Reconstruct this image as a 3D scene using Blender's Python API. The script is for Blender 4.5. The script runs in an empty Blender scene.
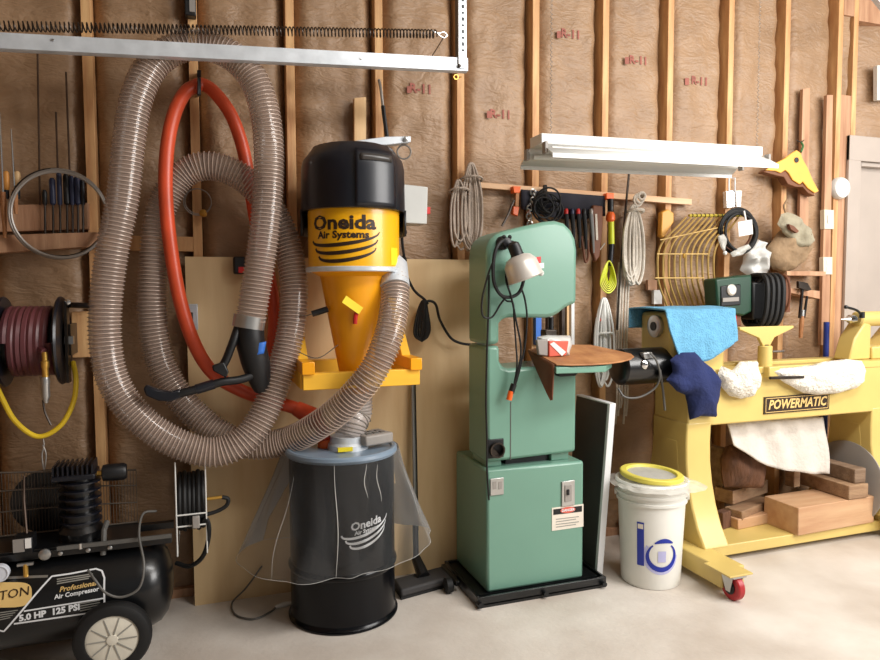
import bpy, bmesh, math, random
from mathutils import Vector, Matrix, noise
random.seed(7)
PI = math.pi
SC = bpy.context.scene
COL = SC.collection

# ------------------------------------------------------------------ camera
F_PX, CAM_D, CAM_H = 680.0, 3.137, 1.35
YAW, PITCH, ROLL = math.radians(19.3), math.radians(3.4), math.radians(-0.26)
fwd = Vector((math.sin(YAW)*math.cos(PITCH), math.cos(YAW)*math.cos(PITCH), -math.sin(PITCH)))
right0 = Vector((math.cos(YAW), -math.sin(YAW), 0))
up0 = right0.cross(fwd)
cr, sr = math.cos(ROLL), math.sin(ROLL)
# image x = c*x - s*y (y down)  ->  camera axes turned about the view direction
right = right0*cr + up0*sr
up = up0*cr - right0*sr
cam_data = bpy.data.cameras.new('camera')
cam_data.sensor_fit = 'HORIZONTAL'; cam_data.sensor_width = 36.0
cam_data.lens = F_PX/880*36.0
cam = bpy.data.objects.new('camera', cam_data); COL.objects.link(cam)
CAMP = Vector((0, -CAM_D, CAM_H))
cam.matrix_world = Matrix(((right.x, up.x, -fwd.x, CAMP.x), (right.y, up.y, -fwd.y, CAMP.y),
                           (right.z, up.z, -fwd.z, CAMP.z), (0, 0, 0, 1)))
SC.camera = cam

def ray(px, py):
    return fwd + right*((px-440)/F_PX) - up*((py-330)/F_PX)
def W(px, py, y=0.0):
    d = ray(px, py); return CAMP + d*((y-CAMP.y)/d.y)
def G(px, py, z=0.0):
    d = ray(px, py); return CAMP + d*((z-CAMP.z)/d.z)

# ------------------------------------------------------------------ light
world = bpy.data.worlds.new('daylight'); SC.world = world; world.use_nodes = True
bg = world.node_tree.nodes['Background']
bg.inputs['Color'].default_value = (1.0, 0.98, 0.95, 1); bg.inputs['Strength'].default_value = 0.19
def area(name, loc, target, sx, sy, power, col):
    l = bpy.data.lights.new(name, 'AREA'); l.shape = 'RECTANGLE'; l.size = sx; l.size_y = sy
    l.energy = power; l.color = col
    o = bpy.data.objects.new(name, l); COL.objects.link(o); o.location = loc
    o.rotation_euler = (Vector(target)-Vector(loc)).to_track_quat('-Z', 'Y').to_euler(); return o
area('side_opening_daylight', (4.3, -3.4, 2.45), (2.4, 0, 0.8), 2.6, 1.6, 182, (1.0, 0.975, 0.945))
area('ceiling_shop_lamp', (2.3, -2.3, 3.22), (2.2, -1.5, 0), 2.4, 0.5, 78, (1.0, 0.975, 0.94))
SC.view_settings.view_transform = 'Standard'
try: SC.view_settings.look = 'None'
except Exception: pass
SC.view_settings.gamma = 1.0; SC.view_settings.use_curve_mapping = False
SC.view_settings.exposure = 0.0

# ------------------------------------------------------------------ materials
def lin(c): 
    c = c/255.0
    return c/12.92 if c <= 0.04045 else ((c+0.055)/1.055)**2.4
def rgb(t): return (lin(t[0]), lin(t[1]), lin(t[2]), 1.0)
MATS = {}
def M(name, c, rough=0.5, metal=0.0, var=0.12, scale=6.0, stretch=(1, 1, 1), bump=0.0, bscale=None, alpha=1.0,
      coat=0.0, c2=None, detail=4.0, spec=0.5):
    if name in MATS: return MATS[name]
    m = bpy.data.materials.new(name); m.use_nodes = True
    nt = m.node_tree; N = nt.nodes; L = nt.links
    p = N['Principled BSDF']
    p.inputs['Roughness'].default_value = rough; p.inputs['Metallic'].default_value = metal
    p.inputs['Specular IOR Level'].default_value = spec
    if coat: p.inputs['Coat Weight'].default_value = coat; p.inputs['Coat Roughness'].default_value = 0.15
    tc = N.new('ShaderNodeTexCoord'); mp = N.new('ShaderNodeMapping'); mp.inputs['Scale'].default_value = stretch
    L.new(tc.outputs['Object'], mp.inputs['Vector'])
    n = N.new('ShaderNodeTexNoise'); n.inputs['Scale'].default_value = scale; n.inputs['Detail'].default_value = detail
    L.new(mp.outputs['Vector'], n.inputs['Vector'])
    r = N.new('ShaderNodeValToRGB')
    a = rgb(c)
    b = rgb(c2) if c2 else None
    if b is None:
        lo = [max(0, x*(1-var*1.6)) for x in a[:3]]; hi = [min(1, x*(1+var)) for x in a[:3]]
    else: lo, hi = b[:3], a[:3]
    r.color_ramp.elements[0].position = 0.30; r.color_ramp.elements[1].position = 0.70
    r.color_ramp.elements[0].color = (*lo, 1); r.color_ramp.elements[1].color = (*hi, 1)
    L.new(n.outputs['Fac'], r.inputs['Fac']); L.new(r.outputs['Color'], p.inputs['Base Color'])
    if bump:
        bn = N.new('ShaderNodeTexNoise'); bn.inputs['Scale'].default_value = bscale or scale*4; bn.inputs['Detail'].default_value = 5
        L.new(mp.outputs['Vector'], bn.inputs['Vector'])
        b2 = N.new('ShaderNodeBump'); b2.inputs['Strength'].default_value = bump; b2.inputs['Distance'].default_value = 0.02
        L.new(bn.outputs['Fac'], b2.inputs['Height']); L.new(b2.outputs['Normal'], p.inputs['Normal'])
    if alpha < 1: p.inputs['Alpha'].default_value = alpha
    MATS[name] = m; return m

M('concrete', (218, 211, 202), 0.7, var=0.10, scale=2.3, bump=0.10, bscale=40, c2=(184, 172, 160), detail=12)
M('kraft', (166, 134, 103), 0.5, scale=5.0, c2=(144, 114, 85), bump=0.22, bscale=30, stretch=(1, 1, 1.3), detail=6)
def kraft_creases():
    # crumpled paper: ridged, stretched noise on top of the fine bump
    nt = MATS['kraft'].node_tree; N = nt.nodes; L = nt.links
    tc = N.new('ShaderNodeTexCoord'); mp = N.new('ShaderNodeMapping'); mp.inputs['Scale'].default_value = (1.0, 1.0, 2.6)
    n1 = N.new('ShaderNodeTexNoise'); n1.inputs['Scale'].default_value = 5.5; n1.inputs['Detail'].default_value = 3; n1.inputs['Distortion'].default_value = 0.5
    v1 = N.new('ShaderNodeTexVoronoi'); v1.feature = 'DISTANCE_TO_EDGE'; v1.inputs['Scale'].default_value = 4.0
    L.new(tc.outputs['Object'], mp.inputs['Vector']); L.new(mp.outputs['Vector'], n1.inputs['Vector'])
    ad = N.new('ShaderNodeVectorMath'); ad.operation = 'ADD'; L.new(mp.outputs['Vector'], ad.inputs[0]); L.new(n1.outputs['Color'], ad.inputs[1])
    L.new(ad.outputs[0], v1.inputs['Vector'])
    m2 = N.new('ShaderNodeMath'); m2.operation = 'MULTIPLY_ADD'; m2.inputs[1].default_value = 0.9
    L.new(v1.outputs['Distance'], m2.inputs[0]); L.new(n1.outputs['Fac'], m2.inputs[2])
    old = [n for n in N if n.type == 'BUMP'][0]
    b2 = N.new('ShaderNodeBump'); b2.inputs['Strength'].default_value = 0.26; b2.inputs['Distance'].default_value = 0.03
    L.new(m2.outputs[0], b2.inputs['Height']); L.new(old.outputs['Normal'], b2.inputs['Normal'])
    L.new(b2.outputs['Normal'], N['Principled BSDF'].inputs['Normal'])
kraft_creases()
M('stud', (222, 178, 124), 0.6, scale=5, stretch=(5, 5, 0.7), c2=(182, 128, 82), bump=0.1)
M('stud_old', (200, 158, 124), 0.65, scale=5, stretch=(5, 5, 0.5), c2=(160, 114, 84), bump=0.1)
M('sheathing', (120, 90, 60), 0.8)
M('plaster', (196, 188, 176), 0.8, var=.04)
M('plywood', (228, 200, 154), 0.55, scale=2.5, stretch=(4, 4, 0.6), c2=(212, 178, 130), bump=0.04)
M('pale_wood', (226, 190, 140), 0.55, scale=5, stretch=(6, 6, 0.6), c2=(200, 158, 108))
M('rail_wood', (226, 188, 150), 0.55, scale=5, stretch=(.6, 6, 6), c2=(206, 160, 118))
M('door_paint', (178, 166, 156), 0.45, var=.03)
M('rod_brown', (84, 64, 50), 0.5, 0.3, var=.15)
M('pale_lemon', (224, 210, 92), 0.45, var=.08)
M('guard_wire', (98, 88, 78), 0.45, 0.3, var=.1)
M('olive_bar', (190, 170, 60), 0.45, var=.08)
M('galv', (212, 218, 224), 0.35, 0.25, var=.10, scale=14)
M('dark_steel', (70, 62, 56), 0.35, 0.7, var=.25, scale=20)
M('steel', (190, 190, 188), 0.28, 0.85, var=.08)
M('chrome', (225, 225, 225), 0.12, 1.0, var=.03)
M('black_paint', (15, 16, 18), 0.30, var=.2, coat=.2)
M('black_plastic', (16, 17, 20), 0.45, var=.15)
M('black_rubber', (15, 15, 16), 0.65, var=.15)
M('blue_black', (15, 18, 28), 0.35, var=.15, coat=.1)
M('drum_black', (9, 10, 14), 0.22, var=.1, spec=.3)
M('rim_blue', (128, 146, 164), 0.35, var=.06)
M('white_print', (232, 234, 236), 0.5, var=.02)
M('black_print', (45, 28, 14), 0.5, var=.02)
M('red_print', (158, 92, 78), 0.7, var=.15)
M('grey_print', (150, 148, 140), 0.5, var=.05)
M('cyclone_yellow', (246, 180, 14), 0.35, var=.04, coat=.3)
M('amber', (246, 166, 10), 0.35, var=.05, coat=.2)
M('bracket_yellow', (250, 192, 56), 0.45, var=.06, scale=5, stretch=(.6, 3, 3))
M('lemon', (238, 216, 40), 0.45, var=.06)
M('orange_hose', (208, 78, 44), 0.38, var=.10, scale=10)
M('orange', (238, 104, 34), 0.4, var=.06)
M('red', (200, 40, 36), 0.4, var=.06)
M('maroon_hose', (98, 52, 56), 0.4, var=.12)
M('yellow_hose', (236, 200, 46), 0.4, var=.06)
M('brass', (214, 170, 84), 0.3, 0.8, var=.08)
M('grey_wire', (158, 152, 146), 0.4, 0.4, var=.1)
M('rib_wire', (196, 176, 163), 0.28, 0.15, var=.06)
M('saw_green', (110, 152, 134), 0.38, var=.03, scale=3, coat=.25)
M('lathe_yellow', (212, 186, 110), 0.42, var=.05, scale=4, coat=.15)
M('white_enamel', (226, 226, 222), 0.35, var=.02)
M('enamel_inside', (220, 218, 208), 0.4, var=.02)
M('bucket_white', (232, 231, 224), 0.4, var=.02)
M('bucket_blue', (26, 48, 158), 0.4, var=.05)
M('bucket_lilac', (186, 186, 226), 0.5, var=.05)
M('towel', (104, 168, 204), 0.9, var=.08, scale=30, bump=.5, bscale=120)
M('navy', (28, 40, 88), 0.9, var=.15, scale=10, bump=.3, bscale=60)
M('fleece', (232, 226, 214), 0.95, var=.05, scale=10, bump=.8, bscale=60)
M('canvas', (208, 200, 190), 0.9, var=.06, scale=8, bump=.4, bscale=30)
M('rope', (206, 196, 182), 0.8, var=.10, scale=40, bump=.3, bscale=150)
M('rope_grey', (176, 160, 146), 0.8, var=.12, scale=40, bump=.3, bscale=150)
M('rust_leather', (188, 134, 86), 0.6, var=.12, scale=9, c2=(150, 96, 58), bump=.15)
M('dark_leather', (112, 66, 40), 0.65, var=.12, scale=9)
M('log_brown', (168, 136, 104), 0.75, scale=6, stretch=(.6, 4, 4), c2=(130, 98, 72), bump=.3)
M('log_grey', (142, 118, 96), 0.75, scale=6, stretch=(.6, 4, 4), c2=(104, 80, 60), bump=.3)
M('log_dark', (110, 74, 52), 0.8, scale=6, stretch=(3, 3, .8), c2=(72, 46, 32), bump=.4)
M('log_pink', (206, 168, 130), 0.6, scale=4, stretch=(.6, 4, 4), c2=(184, 140, 104), bump=.1)
M('panel_dark', (66, 62, 60), 0.3, var=.15, scale=3)
M('panel_white', (222, 222, 222), 0.5, var=.04)
M('rust_yellow', (188, 154, 88), 0.4, 0.2, var=.14, scale=14)
M('green_box', (22, 62, 43), 0.4, var=.1)
M('cap_beige', (152, 126, 96), 0.85, var=.12, scale=10, bump=.4, bscale=40)
M('cap_green', (160, 152, 130), 0.85, var=.10, scale=10, bump=.3, bscale=40)
M('saddle_yellow', (240, 176, 72), 0.45, var=.05)
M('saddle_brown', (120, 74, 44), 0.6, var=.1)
M('blue_pipe', (36, 58, 140), 0.4, var=.06)
M('bright_blue', (50, 110, 200), 0.5, var=.05)
M('plate_ivory', (226, 216, 196), 0.45, var=.03)
M('paper', (236, 234, 230), 0.7, var=.02)
M('box_grey', (196, 196, 192), 0.45, var=.04)
M('grey_plastic', (150, 144, 138), 0.5, var=.06)
M('red_wheel', (176, 40, 44), 0.4, var=.08)
M('wheel_cream', (222, 216, 200), 0.45, var=.06, scale=10)
M('gold_label', (226, 190, 120), 0.5, var=.05)
M('tool_blue', (40, 48, 78), 0.4, var=.1)
M('tan_handle', (206, 140, 62), 0.5, var=.1)
M('tag_green', (70, 120, 70), 0.6, var=.1)
M('lime', (206, 212, 40), 0.45, var=.06)
M('dark_cloth', (40, 40, 50), 0.9, var=.2, scale=12)
M('label_white', (230, 220, 206), 0.5, var=.05)
M('label_red', (214, 96, 76), 0.5, var=.05)
M('disc_white', (220, 224, 234), 0.35, var=.03)
M('shade_metal', (214, 208, 200), 0.35, 0.3, var=.06)
M('conduit_grey', (96, 94, 90), 0.5, var=.1)
M('broom_grey', (58, 56, 56), 0.7, var=.15)

def glassy(name, c, alpha, rough):
    m = bpy.data.materials.new(name); m.use_nodes = True; nt = m.node_tree; N = nt.nodes; L = nt.links
    p = N['Principled BSDF']; p.inputs['Base Color'].default_value = rgb(c); p.inputs['Roughness'].default_value = rough
    p.inputs['Coat Weight'].default_value = 0.3
    n = N.new('ShaderNodeTexNoise'); n.inputs['Scale'].default_value = 5; n.inputs['Detail'].default_value = 4
    mr = N.new('ShaderNodeMapRange'); mr.inputs['To Min'].default_value = max(0, alpha-0.12); mr.inputs['To Max'].default_value = min(1, alpha+0.12)
    L.new(n.outputs['Fac'], mr.inputs['Value']); L.new(mr.outputs['Result'], p.inputs['Alpha'])
    MATS[name] = m; return m
glassy('clear_hose', (158, 138, 126), 0.50, 0.14)
glassy('dusty_hose', (196, 186, 182), 0.62, 0.3)
def film_mat(name):
    # thin clear film: mostly see-through, glossy at grazing angles
    m = bpy.data.materials.new(name); m.use_nodes = True; nt = m.node_tree; N = nt.nodes; L = nt.links
    p = N['Principled BSDF']; p.inputs['Base Color'].default_value = rgb((214, 216, 218)); p.inputs['Roughness'].default_value = 0.12
    tr = N.new('ShaderNodeBsdfTransparent'); mx = N.new('ShaderNodeMixShader'); fz = N.new('ShaderNodeFresnel'); fz.inputs['IOR'].default_value = 1.5
    n = N.new('ShaderNodeTexNoise'); n.inputs['Scale'].default_value = 6; n.inputs['Detail'].default_value = 2
    bp = N.new('ShaderNodeBump'); bp.inputs['Strength'].default_value = 0.12; bp.inputs['Distance'].default_value = 0.03
    L.new(n.outputs['Fac'], bp.inputs['Height']); L.new(bp.outputs['Normal'], p.inputs['Normal'])
    ma = N.new('ShaderNodeMath'); ma.operation = 'MULTIPLY_ADD'; ma.inputs[1].default_value = 0.8; ma.inputs[2].default_value = 0.012
    L.new(fz.outputs['Fac'], ma.inputs[0]); L.new(ma.outputs[0], mx.inputs['Fac'])
    L.new(tr.outputs[0], mx.inputs[1]); L.new(p.outputs[0], mx.inputs[2]); L.new(mx.outputs[0], N['Material Output'].inputs['Surface'])
    MATS[name] = m
film_mat('clear_bag')
glassy('lid_bag', (226, 224, 216), 0.55, 0.2)
glassy('poly_bag', (226, 226, 222), 0.75, 0.2)

# ------------------------------------------------------------------ mesh builder
ORG = {}
class B:
    def __init__(s): s.v = []; s.f = []
    def add(s, vs, fs):
        o = len(s.v); s.v += [Vector(v) for v in vs]; s.f += [tuple(i+o for i in f) for f in fs]; return s
    def box(s, a, b):
        x0, y0, z0 = a; x1, y1, z1 = b
        return s.add([(x0,y0,z0),(x1,y0,z0),(x1,y1,z0),(x0,y1,z0),(x0,y0,z1),(x1,y0,z1),(x1,y1,z1),(x0,y1,z1)],
                     [(0,3,2,1),(4,5,6,7),(0,1,5,4),(1,2,6,5),(2,3,7,6),(3,0,4,7)])
    def obox(s, c, ex, ey, ez, d):
        ex, ey, ez = (Vector(e).normalized() for e in (ex, ey, ez)); c = Vector(c)
        vs = [c + ex*(i*d[0]/2) + ey*(j*d[1]/2) + ez*(k*d[2]/2) for k in (-1, 1) for i, j in ((-1,-1),(1,-1),(1,1),(-1,1))]
        return s.add(vs, [(0,3,2,1),(4,5,6,7),(0,1,5,4),(1,2,6,5),(2,3,7,6),(3,0,4,7)])
    def bar(s, a, b, w, h, upv=(0, 0, 1)):
        a, b = Vector(a), Vector(b); d = b-a; sd = d.cross(Vector(upv))
        if sd.length < 1e-6: sd = d.cross(Vector((0, 1, 0)))
        u = sd.cross(d)
        return s.obox((a+b)/2, d, sd, u, (d.length, w, h))
    def tube(s, pts, r, seg=8, closed=False, cap=True, flat=None):
        pts = [Vector(p) for p in pts]; n = len(pts)
        rs = r if isinstance(r, (list, tuple)) else [r]*n
        fr = frames(pts, closed); o = len(s.v)
        for i, p in enumerate(pts):
            a, b = fr[i]
            for k in range(seg):
                t = 2*PI*k/seg
                s.v.append(p + (a*math.cos(t)*(flat or 1.0) + b*math.sin(t))*rs[i])
        m = n if closed else n-1
        for i in range(m):
            j = (i+1) % n
            for k in range(seg):
                k2 = (k+1) % seg
                s.f.append((o+i*seg+k, o+i*seg+k2, o+j*seg+k2, o+j*seg+k))
        if cap and not closed:
            s.f.append(tuple(o+k for k in range(seg))[::-1]); s.f.append(tuple(o+(n-1)*seg+k for k in range(seg)))
        return s
    def cyl(s, a, b, r, seg=20, r2=None):
        return s.tube([a, b], [r, r if r2 is None else r2], seg)
    def lathe(s, c, axis, prof, seg=32, ref=None, phase=0.0, cap=True):
        # prof: (height along the axis, radius)
        c, ax = Vector(c), Vector(axis).normalized()
        r = Vector(ref) if ref else (Vector((0, 1, 0)) if abs(ax.y) < .9 else Vector((1, 0, 0)))
        a = (r - ax*r.dot(ax)).normalized(); b = ax.cross(a); o = len(s.v)
        for h, q in prof:
            for k in range(seg):
                t = 2*PI*k/seg + phase
                s.v.append(c + ax*h + (a*math.cos(t)+b*math.sin(t))*q)
        for i in range(len(prof)-1):
            for k in range(seg):
                k2 = (k+1) % seg
                s.f.append((o+i*seg+k, o+i*seg+k2, o+(i+1)*seg+k2, o+(i+1)*seg+k))
        if cap:
            s.f.append(tuple(o+k for k in range(seg))[::-1]); s.f.append(tuple(o+(len(prof)-1)*seg+k for k in range(seg)))
        return s
    def ring(s, c, axis, R, r, n=40, seg=8, a0=0, a1=2*PI):
        c, ax = Vector(c), Vector(axis).normalized()
        ref = Vector((0, 0, 1)) if abs(ax.z) < .9 else Vector((1, 0, 0))
        a = (ref-ax*ref.dot(ax)).normalized(); b = ax.cross(a)
        full = abs(a1-a0-2*PI) < 1e-6
        pts = [c+(a*math.cos(a0+(a1-a0)*i/(n if full else n-1))+b*math.sin(a0+(a1-a0)*i/(n if full else n-1)))*R for i in range(n)]
        return s.tube(pts, r, seg, closed=full)
    def prism(s, poly, off):
        # poly: list of 3-D points (planar), extruded by the vector off
        poly = [Vector(p) for p in poly]; n = len(poly); off = Vector(off)
        return s.add(poly+[p+off for p in poly], [tuple(range(n)), tuple(range(2*n-1, n-1, -1))] +
                     [(i, i+n, (i+1) % n+n, (i+1) % n) for i in range(n)])
    def slab(s, px, y, depth):
        return s.prism([W(a, b, y) for a, b in px], (0, depth, 0))
    def puff(s, px, y, front, back=0.0, rings=9, amp=0.0, fs=9.0, sub=4, seed=0.0, power=.5):
        # star-shaped lens: outline traced on the plane y, domed towards the viewer side by `front`, and back by `back`
        P = []
        n = len(px)
        for i in range(n):
            a, b = px[i], px[(i+1) % n]
            for k in range(sub): P.append((a[0]+(b[0]-a[0])*k/sub, a[1]+(b[1]-a[1])*k/sub))
        cx = sum(p[0] for p in px)/n; cy = sum(p[1] for p in px)/n; m = len(P); o = len(s.v)
        c0 = W(cx, cy, y); out = [W(a, b, y) for a, b in P]
        s.v.append(c0+Vector((0, -front+amp*noise.noise(c0*fs+Vector((seed,)*3)), 0)))
        for i in range(1, rings+1):
            t = i/rings
            for q in out:
                p = c0.lerp(q, t); w = (1-t*t)**power
                s.v.append(p+Vector((0, -front*w + amp*noise.noise(p*fs+Vector((seed,)*3))*(1.0 if t < 1 else .6), 0)))
        for k in range(m): s.f.append((o, o+1+(k+1) % m, o+1+k))
        for i in range(rings-1):
            for k in range(m):
                k2 = (k+1) % m; a = o+1+i*m
                s.f.append((a+k, a+k2, a+m+k2, a+m+k))
        e = o+1+(rings-1)*m; b0 = len(s.v)
        for i in range(rings-1, 0, -1):
            t = i/rings
            for q in out:
                p = c0.lerp(q, t); w = (1-t*t)**power
                s.v.append(p+Vector((0, max(back, .004)*w, 0)))
        s.v.append(c0+Vector((0, max(back, .004), 0)))
        prev = e
        for i in range(rings-1):
            a = b0+i*m
            for k in range(m):
                k2 = (k+1) % m; s.f.append((prev+k, prev+k2, a+k2, a+k))
            prev = a
        for k in range(m): s.f.append((prev+k, prev+(k+1) % m, len(s.v)-1))
        return s
    def grid(s, nu, nv, fn):
        o = len(s.v)
        for i in range(nu+1):
            for j in range(nv+1): s.v.append(Vector(fn(i/nu, j/nv)))
        for i in range(nu):
            for j in range(nv):
                a = o+i*(nv+1)+j; s.f.append((a, a+nv+1, a+nv+2, a+1))
        return s
    def ball(s, c, r, n=12, sc=(1, 1, 1)):
        c = Vector(c); o = len(s.v)
        m = n//2
        for i in range(1, m):
            t = PI*i/m
            for k in range(n):
                p = 2*PI*k/n
                s.v.append(c+Vector((math.sin(t)*math.cos(p)*sc[0], math.sin(t)*math.sin(p)*sc[1], math.cos(t)*sc[2]))*r)
        for i in range(m-2):
            for k in range(n):
                k2 = (k+1) % n; s.f.append((o+i*n+k, o+(i+1)*n+k, o+(i+1)*n+k2, o+i*n+k2))
        t, b = len(s.v), len(s.v)+1
        s.v += [c+Vector((0, 0, r*sc[2])), c-Vector((0, 0, r*sc[2]))]
        for k in range(n):
            k2 = (k+1) % n
            s.f.append((t, o+k, o+k2)); s.f.append((b, o+(m-2)*n+k2, o+(m-2)*n+k))
        return s
    def build(s, name, mat, parent=None, angle=35, bevel=0, thick=0, origin=None, recalc=True):
        me = bpy.data.meshes.new(name)
        if parent is not None: org = ORG[parent.name]
        elif origin is not None: org = Vector(origin)
        else:
            zs = min(v.z for v in s.v); xs = [v.x for v in s.v]; ys = [v.y for v in s.v]
            org = Vector(((min(xs)+max(xs))/2, (min(ys)+max(ys))/2, zs))
        me.from_pydata([v-org for v in s.v], [], s.f); me.update()
        if recalc:
            bm = bmesh.new(); bm.from_mesh(me); bmesh.ops.recalc_face_normals(bm, faces=bm.faces); bm.to_mesh(me); bm.free()
        me.shade_smooth(); me.set_sharp_from_angle(angle=math.radians(angle))
        me.materials.append(MATS[mat])
        o = bpy.data.objects.new(name, me); COL.objects.link(o)
        if parent is not None: o.parent = parent
        else: o.location = org
        ORG[o.name] = org
        if thick:
            md = o.modifiers.new('thickness', 'SOLIDIFY'); md.thickness = thick; md.offset = 0
        if bevel:
            md = o.modifiers.new('soft_edges', 'BEVEL'); md.width = bevel; md.segments = 2; md.limit_method = 'ANGLE'; md.angle_limit = math.radians(40)
            if hasattr(md, 'harden_normals'): md.harden_normals = False
        return o

def frames(pts, closed=False):
    n = len(pts); tg = []
    for i in range(n):
        a = pts[(i-1) % n] if (closed or i > 0) else pts[i]
        b = pts[(i+1) % n] if (closed or i < n-1) else pts[i]
        d = b-a
        tg.append(d.normalized() if d.length > 1e-9 else Vector((0, 0, 1)))
    ref = Vector((0, 0, 1)) if abs(tg[0].z) < .9 else Vector((0, 1, 0))
    a = (ref-tg[0]*ref.dot(tg[0])).normalized(); out = []
    for i in range(n):
        a = a-tg[i]*a.dot(tg[i]); a.normalize(); out.append((a.copy(), tg[i].cross(a)))
    return out
def spline(pts, n=8, closed=False):
    P = [Vector(p) for p in pts]; m = len(P); out = []
    for i in range(m if closed else m-1):
        p0 = P[(i-1) % m] if (closed or i > 0) else P[0]*2-P[1]
        p1, p2 = P[i], P[(i+1) % m]
        p3 = P[(i+2) % m] if (closed or i < m-2) else P[-1]*2-P[-2]
        for k in range(n):
            t = k/n
            out.append(0.5*((2*p1)+(p2-p0)*t+(2*p0-5*p1+4*p2-p3)*t*t+(3*p1-p0-3*p2+p3)*t**3))
    if not closed: out.append(P[-1].copy())
    return out
def resample(pts, step):
    out = [pts[0].copy()]; acc = 0.0
    for a, b in zip(pts, pts[1:]):
        L = (b-a).length; t = step-acc
        while t <= L and L > 0:
            out.append(a.lerp(b, t/L)); t += step
        acc = (acc+L) % step
    return out
def WP(l, y=None):
    return [W(p[0], p[1], p[2] if len(p) > 2 else y) for p in l]
def helix(pts, R, pitch, seg=14):
    path = resample(pts, pitch/seg); fr = frames(path); out = []
    for i, p in enumerate(path):
        t = 2*PI*i/seg; out.append(p+(fr[i][0]*math.cos(t)+fr[i][1]*math.sin(t))*R)
    return out

def tag(o, label, cat, group=None, kind=None):
    if label: o['label'] = label
    if cat: o['category'] = cat
    if group: o['group'] = group
    if kind: o['kind'] = kind
    return o
def thing(name, label, cat, loc, group=None, kind=None):
    o = bpy.data.objects.new(name, None); COL.objects.link(o); o.location = loc; o.empty_display_size = .05
    ORG[o.name] = Vector(loc); return tag(o, label, cat, group, kind)
def solo(b, name, mat, label, cat, group=None, **k):
    return tag(b.build(name, mat, **k), label, cat, group)

def lettering(txt, size, fn, mat, parent, name='lettering', bold=0.0, sx=1.0, shear=0.0, spacing=1.0):
    c = bpy.data.curves.new('t', 'FONT'); c.body = txt; c.size = size; c.align_x = 'CENTER'; c.align_y = 'CENTER'
    c.offset = bold*size; c.shear = shear; c.resolution_u = 2; c.space_character = spacing
    o = bpy.data.objects.new('t', c); COL.objects.link(o)
    dg = bpy.context.evaluated_depsgraph_get(); me = bpy.data.meshes.new_from_object(o.evaluated_get(dg))
    bpy.data.objects.remove(o); bpy.data.curves.remove(c)
    b = B(); b.v = [Vector(fn(v.co.x*sx, v.co.y)) for v in me.vertices]; b.f = [tuple(p.vertices) for p in me.polygons]
    bpy.data.meshes.remove(me)
    return b.build(name, mat, parent, recalc=False)
def flat_map(o, u, v):
    o, u, v = Vector(o), Vector(u), Vector(v)
    return lambda x, y: o+u*x+v*y
def strip(pts2, w, fn):
    # ribbon along a 2-D path, laid on a surface by fn
    b = B(); n = len(pts2)
    for i, p in enumerate(pts2):
        a, c = pts2[max(0, i-1)], pts2[min(n-1, i+1)]
        d = Vector((c[0]-a[0], c[1]-a[1])); d = d.normalized() if d.length else Vector((1, 0))
        ww = w[i] if isinstance(w, (list, tuple)) else w
        b.v += [Vector(fn(p[0]-d.y*ww/2, p[1]+d.x*ww/2)), Vector(fn(p[0]+d.y*ww/2, p[1]-d.x*ww/2))]
    b.f = [(2*i, 2*i+1, 2*i+3, 2*i+2) for i in range(n-1)]
    return b
def copy_tree(o, dv, parent=None):
    c = o.copy(); COL.objects.link(c); c.parent = parent
    if parent is None: c.location = o.location+Vector(dv)
    ORG[c.name] = ORG[o.name]+Vector(dv)
    for ch in [x for x in o.children]:
        copy_tree(ch, dv, c)
    return c

# ================================================================== THE SETTING
X0, SP = -0.434, 0.4064
def sx_(i): return X0+SP*i
ROOM_L, ROOM_R, ROOM_F, CEIL = -1.95, 5.6, -5.6, 3.3
fl = B().grid(1, 1, lambda u, v: (ROOM_L-.2+(ROOM_R-ROOM_L+.2)*u, ROOM_F+(0.12-ROOM_F)*v, 0)).build('floor', 'concrete', origin=(0, 0, 0))
tag(fl, 'light grey concrete garage floor with faint stains', 'floor', kind='structure')
cl = B().box((ROOM_L, ROOM_F, CEIL), (ROOM_R, .12, CEIL+.05)).build('ceiling', 'plaster')
tag(cl, 'plain plaster garage ceiling above the studs', 'ceiling', kind='structure')
wl = B().box((ROOM_L-.06, ROOM_F, 0), (ROOM_L, .12, CEIL)).build('wall_left', 'sheathing')  # unseen wall, coloured dark brown to cut the light it bounces
tag(wl, 'unseen dark brown sheathed wall at the end of the stud wall', 'wall', kind='structure')
DOOR_X = W(850, 200, 0).x
wall = B().box((ROOM_L, .10, 0), (ROOM_R, .12, CEIL)).build('wall_back', 'sheathing', origin=(0, 0, 0))
tag(wall, 'open stud garage wall with brown paper-faced insulation', 'wall', kind='structure')
B().box((ROOM_L, 0, 0), (DOOR_X, .09, .038)).build('bottom_plate', 'stud_old', wall)
B().box((ROOM_L, 0, CEIL-.076), (ROOM_R, .09, CEIL)).build('top_plate', 'stud_old', wall)
stud = B().box((0, 0, .038), (.038, .09, CEIL-.076)).build('stud', 'stud', wall, bevel=.002)
stud.location.x = sx_(-3)
for i in list(range(-2, 11)):
    s = stud.copy(); COL.objects.link(s); s.parent = wall; s.location.x = sx_(i)
xk = W(853, 60, 0).x
s = stud.copy(); COL.objects.link(s); s.parent = wall; s.location.x = xk
zj = W(846, 95, 0).z
B().box((sx_(10)+.038, .002, .038), (xk-.001, .09, zj)).build('jack_stud', 'stud_old', wall, bevel=.002)
zh = W(855, 20, 0).z
B().box((xk+.038, .0, zh), (ROOM_R, .09, zh+.14)).build('header', 'stud_old', wall)
B().box((sx_(10)+.04, .0, zh+.02), (xk, .09, zh+.14)).build('blocking', 'stud_old', wall)
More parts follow.
